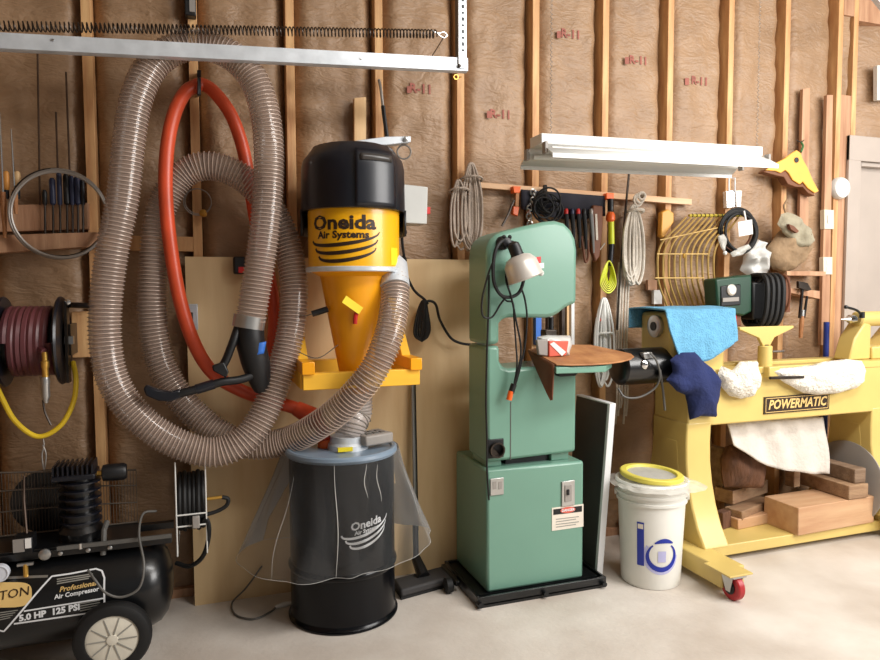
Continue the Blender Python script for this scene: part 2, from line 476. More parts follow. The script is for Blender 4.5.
# insulation batts: one per bay, wrinkled paper face, a bit recessed between the studs
def batt(x0, x1, z0, z1, seed):
    b = B(); nu, nv = 18, max(4, int((z1-z0)/.03))
    def fn(u, v):
        x = x0+(x1-x0)*u; z = z0+(z1-z0)*v
        e = min(u, 1-u)*2; d = .084-.062*(1-(1-min(1, e*2.8))**2)
        p = Vector((x*5+seed, seed*3.1, z*2.2))
        d += min(1, e*4)*(.014*noise.noise(p)+.008*noise.noise(p*3.1)+.005*noise.noise(Vector((x*5, seed, z*22)))+.004*abs(noise.noise(Vector((x*14, seed, z*9)))))
        d += .008*math.sin(z*34+5*noise.noise(p*1.4)+seed)*max(0, .55-e)*2*min(1, e*5)
        return (x, max(.004, d), z)
    b.grid(nu, nv, fn)
    return b.build('insulation_batt', 'kraft', wall, angle=80)
xs = [ROOM_L]+[sx_(i) for i in range(-3, 11)]
batts = []
for i in range(-4, 10):
    a = sx_(i)+.038; batts.append(batt(max(a, ROOM_L), sx_(i+1), .038, CEIL-.076, i*1.73+9))
batt(sx_(10)+.038, xk, zj, zh+.02, 31.0); batt(xk+.038, ROOM_R-.05, W(865, 136, 0).z+.005, zh, 37.0)
# faded red print on the paper facing
def kraft_print(px, py, i, txt='R-11', size=.06):
    c = W(px, py, .03)
    f = flat_map((c.x, .0, c.z), (1, 0, 0), (0, 0, 1))
    bt = batts[i+4]
    lo = [v.co for v in bt.data.vertices]
    def fn(x, y):
        q = f(x, y); near = min(lo, key=lambda p: (p.x-q.x)**2+(p.z-q.z)**2)
        return (q.x, near.y-.004, q.z)
    lettering(txt, size, fn, 'red_print', bt, 'printed_mark', bold=.035, sx=1.0)
    B().slab([(px-13, py-4), (px-9, py-4), (px-9, py+3), (px-13, py+3)], min(p.y for p in lo)-.002, .001).build('printed_mark', 'red_print', bt)
for px, py, i in ((570, 35, 5), (638, 61, 6), (500, 115, 4), (698, 82, 7), (420, 90, 3)):
    kraft_print(px, py, i)

# door on the right, at the end of the stud wall
door = thing('door_1', 'grey painted door and casing at the end of the stud wall', 'door', (DOOR_X+.5, 0, 0), kind='structure')
cx0 = W(848, 200, -.02).x; cz = W(862, 136, -.02).z
B().box((cx0, -.02, 0), (cx0+.10, .0, cz)).build('casing', 'door_paint', door, bevel=.003)
B().box((cx0, -.022, cz-.15), (ROOM_R-.4, .0, cz)).build('casing', 'door_paint', door, bevel=.003)
B().box((cx0+.10, .0, 0), (cx0+.125, .09, cz-.15)).build('jamb', 'door_paint', door)
B().box((cx0+.125, .045, .01), (cx0+.95, .085, cz-.155)).build('door_slab', 'door_paint', door, bevel=.003)
B().box((cx0+.10, .0, cz-.175), (cx0+.95, .09, cz-.152)).build('jamb', 'door_paint', door)
B().box((cx0+.95, -.02, 0), (cx0+1.05, .0, cz-.152)).build('casing', 'door_paint', door, bevel=.003)
B().box((cx0+1.05, .0, 0), (ROOM_R, .09, cz)).build('wall_panel', 'plaster', door)

# blocking and loose boards in the framing
B().box((sx_(0)+.038, -.0, W(150, 251).z), (sx_(1), .04, W(150, 236).z)).build('blocking', 'stud', wall, bevel=.002)
bd = B().slab([(803, 89), (810, 88), (808, 245), (799, 245)], -.022, .02)
solo(bd, 'wood_strip', 'stud_old', 'thin wooden strip behind the yellow saddle-shaped guard', 'board')
bd = B().slab([(827, 95), (833, 95), (829, 345), (821, 345)], -.024, .022)
solo(bd, 'wood_strip', 'stud_old', 'long wooden strip nailed up beside the white round detector', 'board')
bd = B().slab([(354.5, 98), (366, 97), (366, 150), (354.5, 150)], -.03, .03)
solo(bd, 'wood_strip', 'pale_wood', 'pale wooden stick standing up behind the black fan housing', 'board')
# sheet of plywood leaning on the studs
p0, p1 = G(195, 605), W(473, 255, -.02)
zt = W(230, 257, -.03).z
ply = B().prism([(p0.x, -.105, 0), (p1.x, -.105, 0), (p1.x, -.022, zt), (p0.x-.005, -.022, zt)], (0, .016, 0))
ply = solo(ply, 'plywood_sheet', 'plywood', 'large sheet of plywood leaning against the studs behind the dust collector', 'plywood')

# ================================================================== COMPRESSOR (lower left)
TY, TZ, TR = -.33, .228, .168
tank_r = W(174, 590, -.34).x
comp = thing('air_compressor', 'black horizontal-tank air compressor with finned pump and white-hubbed wheel', 'compressor', (tank_r-.45, TY, 0))
TL = tank_r-1.15
tk = B().lathe((tank_r, TY, TZ), (-1, 0, 0), [(0, .02), (.004, .06), (.02, .115), (.045, .148), (.08, .164), (.12, TR), (1.03, TR), (1.09, .15), (1.14, .06), (1.15, .02)], seg=48)
tank = tk.build('tank', 'black_paint', comp)
def on_tank(x, a, e=.0025):      # a: angle up from straight ahead
    return Vector((x, TY-math.cos(a)*(TR+e), TZ+math.sin(a)*(TR+e)))
def tank_px(px, py):             # where the sight line through a pixel meets the tank
    d = ray(px, py); o = CAMP-Vector((0, TY, TZ))
    A = d.y**2+d.z**2; Bq = 2*(o.y*d.y+o.z*d.z); Cq = o.y**2+o.z**2-TR**2
    q = Bq*Bq-4*A*Cq
    t = (-Bq-math.sqrt(max(0, q)))/(2*A); p = CAMP+d*t
    return p.x, math.asin(max(-1, min(1, (p.z-TZ)/TR)))
def tank_map(px, py, slope=0.0):
    x0, a0 = tank_px(px, py)
    return lambda x, y: on_tank(x0+x, a0+(y+slope*x)/TR)
def tank_line(l, w, mat, n=10, name='decal_line'):
    q = [tank_px(*p) for p in l]; pp = []
    for a, b in zip(q, q[1:]):
        for k in range(n): pp.append((a[0]+(b[0]-a[0])*k/n, (a[1]+(b[1]-a[1])*k/n)*TR))
    pp.append((q[-1][0], q[-1][1]*TR))
    return strip(pp, w, lambda x, y: on_tank(x, y/TR)).build(name, mat, tank, recalc=False)
tank_line([(20, 613), (52, 576.5), (70, 574), (96, 569), (102, 571), (104.5, 578), (104.5, 602), (101, 608), (94, 612), (14, 623.5)], .006, 'white_print', name='decal_frame')
tank_line([(24, 611), (104, 598)], .005, 'white_print')
tank_line([(-4, 629), (4, 631), (20, 613)], .006, 'white_print')
tank_line([(-4, 578.5), (48, 576.5)], .009, 'steel', name='decal_bar')
lettering('5.0 HP  125 PSI', .030, tank_map(50, 612.5, .06), 'white_print', tank, bold=.05, sx=1.0)
lettering('Professional', .024, tank_map(78, 586.5, .06), 'gold_label', tank, bold=.02, shear=.2)
lettering('Air Compressor', .021, tank_map(77, 593, .06), 'white_print', tank, bold=.03)
for k in range(3): tank_line([(57, 579.5+k*2.2), (93-k*2, 574+k*2.2)], .004, 'grey_print', 4)
for k in range(4): tank_line([(80, 603.5+k*2.4), (100, 600+k*2.2)], .003, 'grey_print', 4)
for k in range(4): tank_line([(-3, 613+k*2.4), (18-k*2.5, 610+k*2.4)], .003, 'grey_print', 4)
ov = []
for k in range(40):
    t = 2*PI*k/40; c, s_ = math.cos(t), math.sin(t)
    ov.append((3+29*math.copysign(abs(c)**.5, c), 595-.05*29*c+12.5*math.copysign(abs(s_)**.6, s_)))
b = B(); cxo = tank_px(3, 595); vs = [on_tank(*cxo, .002)]+[on_tank(*tank_px(x, y), .002) for x, y in ov]
b.add(vs, [(0, 1+k, 1+(k+1) % 40) for k in range(40)]).build('oval_badge', 'gold_label', tank, recalc=False)
def badge_map(px, py):
    f = tank_map(px, py, .06); return lambda x, y: f(x, y)+Vector((0, -.0015, 0))
lettering('OTON', .042, badge_map(9, 594.5), 'black_print', tank, sx=1.0)
# wheels
wc = W(113, 637, -.545)
for yy, nm in ((wc.y, 0), (wc.y+.43, 1)):
    rz = wc.z
    t = B().lathe((wc.x, yy, rz), (0, -1, 0), [(-.028, .07), (-.03, .10), (-.022, .122), (-.008, .129), (.008, .129), (.022, .122), (.03, .105), (.028, .088), (.018, .086)], seg=40)
    tyre = t.build('wheel', 'black_rubber', comp)
    hb = B().lathe((wc.x, yy, rz), (0, -1, 0), [(.0, .087), (.021, .087), (.024, .08), (.022, .02), (.026, .018), (.028, .005)], seg=40).build('hub', 'wheel_cream', tyre)
    for k in range(10):
        a = 2*PI*k/10
        d = Vector((math.cos(a), 0, math.sin(a)))
        B().bar(Vector((wc.x, yy-.0235, rz))+d*.02, Vector((wc.x, yy-.0235, rz))+d*.08, .004, .004, (0, 1, 0)).build('hub_rib', 'grey_print', tyre)
B().cyl((wc.x, wc.y+.02, wc.z), (wc.x, wc.y+.41, wc.z), .01).build('axle', 'steel', comp)
# deck rails over the tank
zd = TZ+TR
dl, dr_ = W(55, 556, -.42), W(172, 540, -.42)
deck = B().box((TL+.1, -.43, zd+.005), (dr_.x, -.40, zd+.03)).build('deck_rail', 'black_paint', comp)
B().box((TL+.1, -.26, zd+.005), (dr_.x, -.23, zd+.03)).build('deck_rail', 'black_paint', comp)
B().box((TL+.2, -.42, zd+.028), (dr_.x-.12, -.24, zd+.036)).build('deck_plate', 'black_paint', comp)
B().box((W(57, 550, -.44).x, -.445, zd+.03), (dr_.x, -.436, zd+.044)).build('deck_edge', 'conduit_grey', comp)
for px in (60, 88, 110):
    q = W(px, 557, -.446); B().lathe((q.x, -.432, zd+.017), (0, -1, 0), [(0, .008), (.008, .008), (.011, .003)], 10).build('bolt', 'steel', comp)
# pump
pc = W(80, 500, -.34); pcx = pc.x
zp = zd+.036
pump = B().lathe((pcx, -.33, zp), (0, 0, 1), [(0, .075), (.03, .078), (.05, .062), (.10, .062)], 24).build('pump_crankcase', 'black_paint', comp)
z0 = W(80, 529, -.40).z; z1 = W(80, 481, -.40).z
B().lathe((pcx, -.33, z0-.03), (0, 0, 1), [(0, .05), (z1-z0+.03, .05)], 24).build('cylinder', 'black_paint', comp)
for k in range(6):
    z = z0+(z1-z0)*(k+.3)/6
    B().lathe((pcx, -.33, z), (0, 0, 1), [(0, .05), (.002, .072), (.008, .072), (.010, .05)], 24).build('cooling_fin', 'blue_black', comp)
B().box((pcx-.085, -.395, z1), (pcx+.06, -.265, z1+.02)).build('valve_plate', 'blue_black', comp, bevel=.004)
for k in range(9):
    x = pcx-.08+k*.016
    B().box((x, -.39, z1+.02), (x+.006, -.27, z1+.055)).build('head_fin', 'blue_black', comp)
af = W(115, 472, -.33)
B().lathe((af.x-.045, -.33, af.z), (1, 0, 0), [(0, .018), (.004, .03), (.02, .032), (.075, .032), (.085, .027)], 24).build('air_filter', 'black_plastic', comp)
B().cyl((pcx+.05, -.33, af.z), (af.x-.04, -.33, af.z), .010, 12).build('filter_neck', 'brass', comp)
# belt guard of wires
ga, gb = W(-60, 474, -.24), W(136, 470, -.24)
zg0 = zd+.04
guard = B()
nw = 62
top = lambda x: ga.z+(gb.z-ga.z)*(x-ga.x)/(gb.x-ga.x)
for k in range(nw):
    x = ga.x+(gb.x-ga.x)*k/(nw-1); guard.tube([(x, -.24, zg0), (x, -.24, top(x))], .0012, 4)
guard.build('guard_wires', 'guard_wire', comp)['kind'] = 'stuff'
gf = B().tube([(ga.x, -.24, zg0), (ga.x, -.24, ga.z), (gb.x, -.24, gb.z), (gb.x, -.24, zg0), (ga.x, -.24, zg0)], .004, 6)
gf.build('guard_frame', 'guard_wire', comp)
for zz in (.35, .68):
    q = [(x, -.243, zg0+(top(x)-zg0)*zz+.012*math.sin((x-ga.x)*4)) for x in [ga.x+(gb.x-ga.x)*k/12 for k in range(13)]]
    B().tube(q, .003, 6).build('guard_hoop', 'guard_wire', comp)
B().lathe((ga.x+.33, -.22, zd+.15), (0, 1, 0), [(0, .02), (.002, .12), (.03, .12), (.032, .02)], 32).build('flywheel', 'black_paint', comp)
B().lathe((TL+.15, -.33, zd+.12), (1, 0, 0), [(0, .03), (.01, .075), (.22, .08), (.24, .05)], 24).build('motor', 'black_paint', comp)
# fittings
q = W(25, 543, -.40); B().box((q.x-.032, -.43, q.z-.03), (q.x+.03, -.36, q.z+.028)).build('pressure_switch', 'black_plastic', comp, bevel=.004)
B().box((q.x-.030, -.434, q.z-.02), (q.x+.005, -.43, q.z+.026)).build('switch_cover', 'grey_plastic', comp)
B().box((q.x+.008, -.437, q.z-.008), (q.x+.026, -.428, q.z+.026)).build('switch_label', 'paper', comp)
q = W(45, 554, -.43); B().lathe((q.x, -.42, q.z), (0, -1, 0), [(0, .01), (.01, .02), (.018, .02), (.022, .012)], 16).build('valve_knob', 'steel', comp)
B().tube([(q.x-.01, -.41, q.z), (q.x-.06, -.39, q.z-.01)], .010, 8).build('pipe', 'brass', comp)
q = W(25, 572, -.47); B().tube([(q.x, -.46, q.z-.02), (q.x, -.46, q.z+.025)], .008, 8).build('pipe', 'brass', comp)
B().box((q.x-.025, -.466, q.z+.02), (q.x+.025, -.454, q.z+.028)).build('tap_lever', 'steel', comp)
q = W(-1, 574, -.48); B().lathe((q.x, -.46, q.z), (0, -1, 0), [(0, .03), (.02, .03), (.022, .026), (.019, .025)], 20).build('pressure_gauge', 'disc_white', comp)
B().cyl((q.x, -.44, q.z), (q.x, -.46, q.z), .012, 10).build('pipe', 'brass', comp)
B().tube(WP([(24, 476, -.3), (24, 500, -.32), (27, 536, -.38)]), .004, 6).build('copper_tube', 'rod_brown', comp)
q = W(80, 547, -.45); B().lathe((q.x, -.44, q.z-.01), (0, 0, 1), [(0, .007), (.02, .007), (.022, .003)], 10).build('drain_plug', 'chrome', comp)
B().tube([W(103, 555, -.42), W(104, 530, -.40), W(107, 522, -.36)], .010, 8).build('discharge_pipe', 'conduit_grey', comp)
solo(B().tube(spline(WP([(156, 511, -.32), (143, 514, -.37), (139, 535, -.45), (144, 565, -.53), (139, 588, -.555), (122, 597, -.56), (106, 593, -.56), (95, 580, -.545), (88, 570, -.52)]), 8), .0045, 7),
     'thin_air_line', 'conduit_grey', 'thin grey air line looping in front of the compressor tank', 'hose')

# ================================================================== CORD RACK on the wall right of the compressor
cr_ = thing('cable_rack', 'white wire wall rack holding a coil of black cable', 'rack', W(190, 545, -.16))
xa, xb = W(176, 500, -.36).x, W(206, 500, -.36).x
zt_, zb_ = W(190, 466, -.36).z, W(190, 514, -.36).z
for zz in (zb_, zb_-.045):
    B().tube([(xa, -.115, zz), (xa, -.365, zz), (xb, -.365, zz), (xb, -.115, zz)], .003, 6).build('shelf_wire', 'white_enamel', cr_)
for xx in (xa, xb):
    B().tube([(xx, -.363, zt_+.02), (xx, -.363, zb_-.16), (xx, -.115, zb_-.16), (xx, -.115, zb_+.1)], .003, 6).build('side_wire', 'white_enamel', cr_)
cc = W(190, 500, -.24)
coil = B()
for k in range(6):
    x = xa+.012+k*(xb-xa-.024)/5
    coil.ring((x, -.24, cc.z), (1, 0, 0), .108+.004*math.sin(k*2), .010, 32, 8)
coilo = thing('cable_coil', 'black cable coiled in the white wire wall rack', 'cable', (cc.x, -.24, cc.z-.12))
coil.build('windings', 'black_rubber', coilo)
B().tube(spline(WP([(199, 525, -.34), (207, 520, -.36), (209, 535, -.36), (203, 556, -.34), (190, 566, -.31), (176, 563, -.27)]), 8), .009, 8).build('loose_end', 'black_rubber', coilo)
B().tube(spline(WP([(200, 516, -.35), (215, 512, -.35), (226, 506, -.35), (228, 499, -.35), (222, 497, -.35)]), 8), .008, 8).build('loose_end', 'black_rubber', coilo)
B().cyl(W(222, 497, -.35), W(207, 499, -.35), .007, 10).build('brass_end', 'brass', coilo)
q = W(196, 522, -.37); B().box((q.x-.014, -.385, q.z-.022), (q.x+.014, -.368, q.z+.026)).build('plug', 'grey_plastic', coilo, bevel=.004)

# ================================================================== HOSE REEL (left edge)
RC = W(33, 341, -.20)
reel = thing('hose_reel', 'black air hose reel wound with maroon rubber hose on the wall', 'hose reel', (RC.x, -.05, RC.z-.15))
xl, xr = W(8, 341, -.2).x, W(59, 341, -.2).x
dm = B()
hx = [(xl+.012+(xr-xl-.024)*k/(28*7), RC.y-math.cos(2*PI*k/28)*.118, RC.z+math.sin(2*PI*k/28)*.118) for k in range(28*7+1)]
dm.tube(hx, .0165, 8).build('wound_hose', 'maroon_hose', reel)
B().cyl((xl-.02, RC.y, RC.z), (xr+.02, RC.y, RC.z), .09, 28).build('core', 'black_plastic', reel)
for x, d in ((xl-.004, -.02), (xr+.004, .016)):
    B().lathe((x, RC.y, RC.z), (1 if d > 0 else -1, 0, 0), [(0, .165), (.006, .17), (.014, .165), (abs(d), .06)], 36).build('flange', 'blue_black', reel)
xb_ = W(68, 340, -.2).x
B().box((xb_-.006, RC.y-.03, W(68, 382, -.2).z), (xb_+.004, RC.y+.02, W(68, 301, -.2).z)).build('bracket_arm', 'dark_steel', reel)
B().cyl(W(68, 305, -.2), W(92, 306, -.06), .012, 10).build('bracket_brace', 'black_paint', reel)
B().box((xr, RC.y-.015, RC.z-.015), (xb_+.02, RC.y+.015, RC.z+.015)).build('shaft', 'steel', reel)
B().box((xb_-.004, RC.y, RC.z-.06), (xb_+.01, -.05, RC.z+.06)).build('mount_plate', 'dark_steel', reel)
B().lathe(W(68, 302, -.235), (0, -1, 0), [(0, .010), (.006, .010), (.009, .004)], 10).build('bolt', 'chrome', reel)
q0, q1, q2 = W(44.5, 352, -.345), W(45, 377, -.345), W(44, 402, -.345)
B().lathe(q0, (0, 0, -1), [(0, .010), (.03, .010), (.034, .014), (.055, .014), (.06, .011), ((q0-q1).length, .011)], 12).build('brass_fitting', 'brass', reel)
B().lathe(q1, (0, 0, -1), [(0, .014), (.02, .016), (.03, .014), (.07, .015), (.085, .009), (.095, .007)], 14).build('quick_coupler', 'steel', reel)
B().tube(spline(WP([(43, 400, -.345), (45, 412, -.345), (51, 425, -.345)]), 5), .004, 6).build('loose_clip', 'dark_steel', reel)
B().tube([(RC.x+.04, RC.y-.115, RC.z-.02), q0], .013, 8).build('hose_end', 'maroon_hose', reel)
solo(B().slab([(71, 312), (92, 311), (92, 357), (72, 358)], -.055, .055), 'mounting_block', 'stud', 'wooden mounting block on the stud beside the hose reel', 'block', bevel=.003)
solo(B().tube(spline(WP([(-14, 350, -.2), (-7, 376, -.22), (2, 398, -.24), (16, 422, -.25), (38, 436.5, -.25), (60, 426, -.25), (73, 403, -.24), (76, 380, -.22), (73, 362, -.18)]), 10), .0095, 10),
     'yellow_air_hose', 'yellow_hose', 'short yellow air hose hanging in a loop below the reel', 'hose')
hk = thing('wire_hanger', 'thin bent wire hanging below the yellow hose loop', 'wire', W(43, 470, -.24))
B().tube(spline(WP([(42, 434, -.24), (44, 445, -.24), (42, 455, -.24), (44, 470, -.24), (46, 455, -.24), (43, 445, -.24)]), 6), .003, 6).build('wire', 'grey_wire', hk)

# ================================================================== TOOL RACK (upper left)
rk = thing('tool_rack', 'wooden tool rack of two boards fixed to the studs', 'rack', W(45, 254, -.04))
B().slab([(-30, 206), (88, 203), (88, 229), (-30, 233)], -.045, .045).build('upper_board', 'stud_old', rk, bevel=.002)
B().slab([(-30, 236), (100, 232), (100, 246), (-30, 255)], -.075, .075).build('lower_board', 'stud_old', rk, bevel=.002)
def driver(px, ytop, ygrip, ybot, lab, mat, r=.011, mid=205):
    t = thing('driver_tool', lab, 'tool', W(px, ybot, -.07), 'tools hanging in the wooden rack')
    B().lathe(W(px, ygrip, -.07), (0, 0, 1), [(0, .006), (.006, r), ((W(px, ytop, -.07)-W(px, ygrip, -.07)).length-.01, r*1.1), ((W(px, ytop, -.07)-W(px, ygrip, -.07)).length, r*.6)], 12).build('grip', mat, t)
    B().cyl(W(px, ygrip, -.07), W(px+.3, ybot, -.07), .0045, 8).build('shank', 'dark_steel', t)
    return t
lab7 = 'blue handled screwdriver standing in the wooden rack behind the wire hoop'
for k, (px, yt, yb) in enumerate(((45, 190, 244), (53, 178, 236), (60, 172, 233), (67, 174, 236), (72.5, 176, 234), (78, 176, 238), (83, 180, 240))):
    driver(px, yt, 205, yb, lab7 if k % 3 else 'black handled screwdriver standing in the wooden rack behind the wire hoop', 'tool_blue' if k % 3 else 'black_plastic', .011 if k % 2 else .009)
for px, lab in ((7, 'round orange wooden file handle in the rack beside the steel rods'), (18, 'yellow wooden file handle in the rack beside the wire hoop')):
    t = thing('wood_file', lab, 'tool', W(px, 200, -.08))
    B().lathe(W(px, 190, -.08), (0, 0, 1), [(0, .007), (.01, .010), (.05, .011), (.066, .010), (.072, .005)], 12).build('handle', 'tan_handle' if px < 10 else 'pale_wood', t)
    B().lathe(W(px, 199, -.08), (0, 0, 1), [(0, .008), (.034, .009)], 10).build('ferrule', 'black_plastic', t)
for (a, b_, hb, lab) in (((-.5, 112), (3, 192), (5, 238), 'longer bright steel rod standing in the rack by the orange handle'), ((11, 129), (14.5, 190), (16, 214), 'bright steel rod standing in the rack by the yellow handle')):
    t = thing('long_chisel', lab, 'tool', W(hb[0], hb[1], -.09))
    B().tube([W(*a, -.09), W(*b_, -.09)], [.003, .0055], 8).build('blade', 'chrome', t)
    B().tube([W(*b_, -.09), W((b_[0]*3+hb[0])/4, (b_[1]*3+hb[1])/4, -.09), W(*hb, -.09)], [.009, .011, .006], 10).build('handle', 'rust_leather', t)
for (a, b_, lab) in (((37.5, 48), (40, 205), 'longest thin dark rod standing in the wooden rack'), ((66, 72), (70, 178), 'thin dark rod standing beside the stud in the rack'), ((56, 112), (58, 178), 'shortest thin dark rod standing in the wooden rack')):
    solo(B().cyl(W(*a, -.05), W(*b_, -.05), .0038, 7), 'thin_rod', 'rod_brown', lab, 'rod')
hoop = thing('wire_hoop', 'large hoop of grey wire cable hanging over the tool rack', 'wire', W(59, 258, -.12))
hc = W(59, 214, -.115)
B().ring(hc, (0.05, 1, 0), .172, .006, 56, 7).build('wire_turn', 'grey_wire', hoop)
B().ring(hc+Vector((.006, -.012, -.004)), (-.04, 1, .04), .165, .0055, 56, 7).build('wire_turn', 'grey_wire', hoop)
B().ring(hc+Vector((-.002, .010, .006)), (0, 1, .06), .169, .004, 56, 7).build('wire_turn', 'dark_steel', hoop)

# ================================================================== GARAGE DOOR TRACK + SPRING
TYK = -.36
trk = thing('garage_door_track', 'galvanized garage door track hung in front of the hoses', 'track', W(230, 60, TYK))
A, Bq_ = W(-120, 34, TYK), W(468, 64.5, TYK)
dirn = (Bq_-A).normalized(); nrm = Vector((0, 0, 1))
prof = [(0, -.027), (0, .027), (.012, .030), (.030, .030), (.030, .027), (.012, .0275), (.0025, .0245), (.0025, -.0245), (.012, -.0275), (.030, -.027), (.030, -.030), (.012, -.030)]
pts = [A+Vector((0, a, b)) for a, b in prof]
B().prism(pts, Bq_-A).build('channel', 'galv', trk)
hx0 = W(460.5, 30, TYK+.02).x
hz0, hz1 = Bq_.z-.02, 3.3
B().box((hx0-.018, TYK-.006, hz0), (hx0+.018, TYK-.003, hz1)).build('hanger_face', 'galv', trk)
B().box((hx0-.021, TYK-.006, hz0), (hx0-.018, TYK+.03, hz1)).build('hanger_flange', 'dark_steel', trk)
for k in range(12):
    z = hz0+.075+k*.026
    B().obox((hx0+.001, TYK-.0066, z), (1, 0, 0), (0, 1, 0), (0, 0, 1), (.010, .002, .014 if k % 2 else .008)).build('slot', 'black_plastic', trk)
q = W(459, 66, TYK-.004); B().lathe(q, (0, -1, 0), [(0, .008), (.005, .008), (.008, .003)], 8).build('bolt', 'dark_steel', trk)
for px in (53, 361):
    q = W(px, 40 + (px-53)*.06, TYK-.002); B().lathe(q, (0, -1, 0), [(0, .005), (.003, .004)], 8).build('rivet', 'steel', trk)
sp_ = thing('extension_spring', 'long dark extension spring running above the garage door track', 'spring', W(230, 40, TYK+.02))
a, b_ = W(-110, 24, TYK+.02), W(436, 34, TYK+.02)
B().tube(helix([a, b_], .0165, .0145, 12), .0028, 5).build('coils', 'dark_steel', sp_)
B().tube(spline([b_+Vector((-.02, 0, .012)), b_+Vector((.01, 0, .004)), b_+Vector((.035, 0, .012)), b_+Vector((.05, 0, 0)), b_+Vector((.035, 0, -.012)), b_+Vector((.01, 0, 0))], 6), .003, 6).build('end_hook', 'steel', sp_)
B().tube(spline([b_+Vector((.04, 0, 0)), b_+Vector((.055, .12, .0)), (b_.x+.08, -.0, b_.z)], 5), .003, 6).build('anchor_wire', 'grey_wire', sp_)
eb = thing('eye_bolt', 'small brass eye bolt in the stud under the track end', 'hook', W(457, 80, -.02))
B().ring(W(456, 77, -.02), (0, 1, 0), .011, .003, 20, 6).build('eye', 'brass', eb)
B().cyl(W(458, 77, -.018), W(461.5, 77, .003), .003, 6).build('shank', 'brass', eb)
jb = W(191, 8, -.02)
jbx = thing('black_bracket', 'small black bracket with a silver label screwed to a stud top', 'bracket', (jb.x, -.02, jb.z-.1))
B().box((jb.x-.025, -.045, jb.z-.04), (jb.x+.02, .0, jb.z+.1)).build('body', 'black_plastic', jbx, bevel=.004)
B().box((jb.x-.006, -.048, jb.z-.025), (jb.x+.016, -.044, jb.z+.03)).build('label', 'grey_plastic', jbx)

# ================================================================== CLEAR RIBBED HOSE
HR = .058
hp = [(250, 322, -.37), (254, 300, -.37), (262, 250, -.36), (267, 205, -.35), (269, 160, -.33), (266, 118, -.31), (255, 82, -.29), (235, 58, -.27), (207, 46, -.25), (177, 48, -.25), (152, 66, -.26), (136, 100, -.27), (128.5, 145, -.28), (122.5, 200, -.29), (112.5, 250, -.30), (105.5, 305, -.31), (106, 350, -.32), (115, 385, -.33), (137, 416, -.34), (172, 441, -.35), (212, 452.5, -.36), (243, 441, -.36), (263, 415, -.34), (278, 378, -.31), (290, 335, -.28), (294, 290, -.25), (288, 248, -.22), (272, 210, -.20), (246, 180, -.18), (212, 166, -.16), (182, 175, -.14), (161, 210, -.13), (154, 265, -.125), (152, 315, -.125), (159, 358, -.13), (176, 392, -.15), (206, 424, -.19), (244, 444, -.24), (287, 441, -.29), (326, 420, -.42), (354, 395, -.50), (375, 368, -.535), (388, 338, -.52), (394, 310, -.48), (395, 285, -.43), (391, 268, -.38)]
path = spline(WP(hp), 10)
hose = thing('dust_hose', 'long clear ribbed dust collection hose hung in two big loops', 'hose', W(200, 470, -.3))
B().tube(resample(path, .012), HR-.003, 20, cap=False).build('clear_wall', 'clear_hose', hose)
B().tube(helix(path, HR, .0155, 18), .0021, 5, cap=False).build('wire_helix', 'rib_wire', hose)

# orange rubber hose
op = [(196, 86, -.10), (184, 94, -.12), (173, 118, -.16), (166.5, 155, -.19), (166, 200, -.20), (171, 250, -.20), (180, 300, -.20), (194, 343, -.20), (213, 373, -.20), (240, 390, -.20), (268, 400, -.21), (295, 408, -.23), (312, 416, -.26), (322, 430, -.29), (325, 443, -.31)]
op2 = [(268, 372, -.13), (273, 345, -.13), (274, 310, -.13), (267, 265, -.12), (256, 222, -.115), (249, 180, -.115), (242, 145, -.11), (231, 115, -.11), (216, 94, -.10), (204, 85, -.09)]
oh = thing('orange_hose', 'thick orange rubber hose hung over a hook inside the clear loops', 'hose', W(200, 410, -.2))
full = WP(op2)+WP(op)
pts = resample(spline(full, 10), .01)
B().tube(pts, .0275, 14).build('tube', 'orange_hose', oh)
q0, q1 = W(296, 408, -.235), W(318, 420, -.27)
B().tube([q0, q1], [.032, .046], 16).build('cuff', 'orange_hose', oh)
B().lathe(W(325, 440, -.31), W(326, 450, -.31)-W(322, 432, -.30), [(0, .032), (.02, .036), (.036, .03)], 16).build('end_cap', 'orange', oh)
hkk = thing('wall_hook', 'black steel hook carrying the orange hose on a stud', 'hook', W(199, 95, -.04))
B().slab([(197, 70), (201, 70), (201, 92), (197, 95)], -.045, .045).build('blade', 'black_paint', hkk)
B().bar(W(199, 92, -.005), W(199, 94, -.14), .012, .012).build('arm', 'black_paint', hkk)
B().bar(W(199, 94, -.14), W(199, 78, -.145), .012, .012).build('tip', 'black_paint', hkk)

# vacuum hand piece at the free end
vac = thing('vacuum_handpiece', 'black vacuum wand and nozzle on the free end of the clear hose', 'vacuum nozzle', W(225, 398, -.36))
B().tube(WP([(250, 316, -.37), (248, 328, -.37)]), .062, 24).build('hose_clamp', 'steel', vac)
B().tube(spline(WP([(249, 326, -.37), (250, 340, -.37), (254, 356, -.36), (258, 372, -.35), (262, 390, -.33)]), 5), [.056, .057, .057, .057, .057, .057, .056, .056, .056, .056, .056, .056, .055, .054, .052, .05, .047, .044, .040, .036, .03], 20).build('elbow', 'black_plastic', vac)
B().tube(spline(WP([(238, 327, -.39), (233, 342, -.40), (226, 360, -.40), (221, 368, -.40)]), 5), .016, 12).build('handle', 'black_plastic', vac)
B().slab([(212, 366), (224, 362), (229, 372), (226, 378), (213, 371)], -.42, .035).build('handle_foot', 'black_plastic', vac, bevel=.005)
B().tube(spline(WP([(258, 368, -.37), (250, 376, -.38), (238, 380, -.39), (222, 382, -.40), (205, 387, -.405), (190, 391, -.41), (178, 394, -.41)]), 5), .0165, 12).build('wand', 'black_plastic', vac)
B().cyl(W(214, 384, -.402), W(196, 389.5, -.408), .0195, 14).build('wand_collar', 'blue_black', vac)
nz = B().slab([(180, 389.5), (170, 392), (158, 390), (146, 385), (143, 389), (146, 396), (158, 401), (170, 402), (181, 398)], -.425, .035)
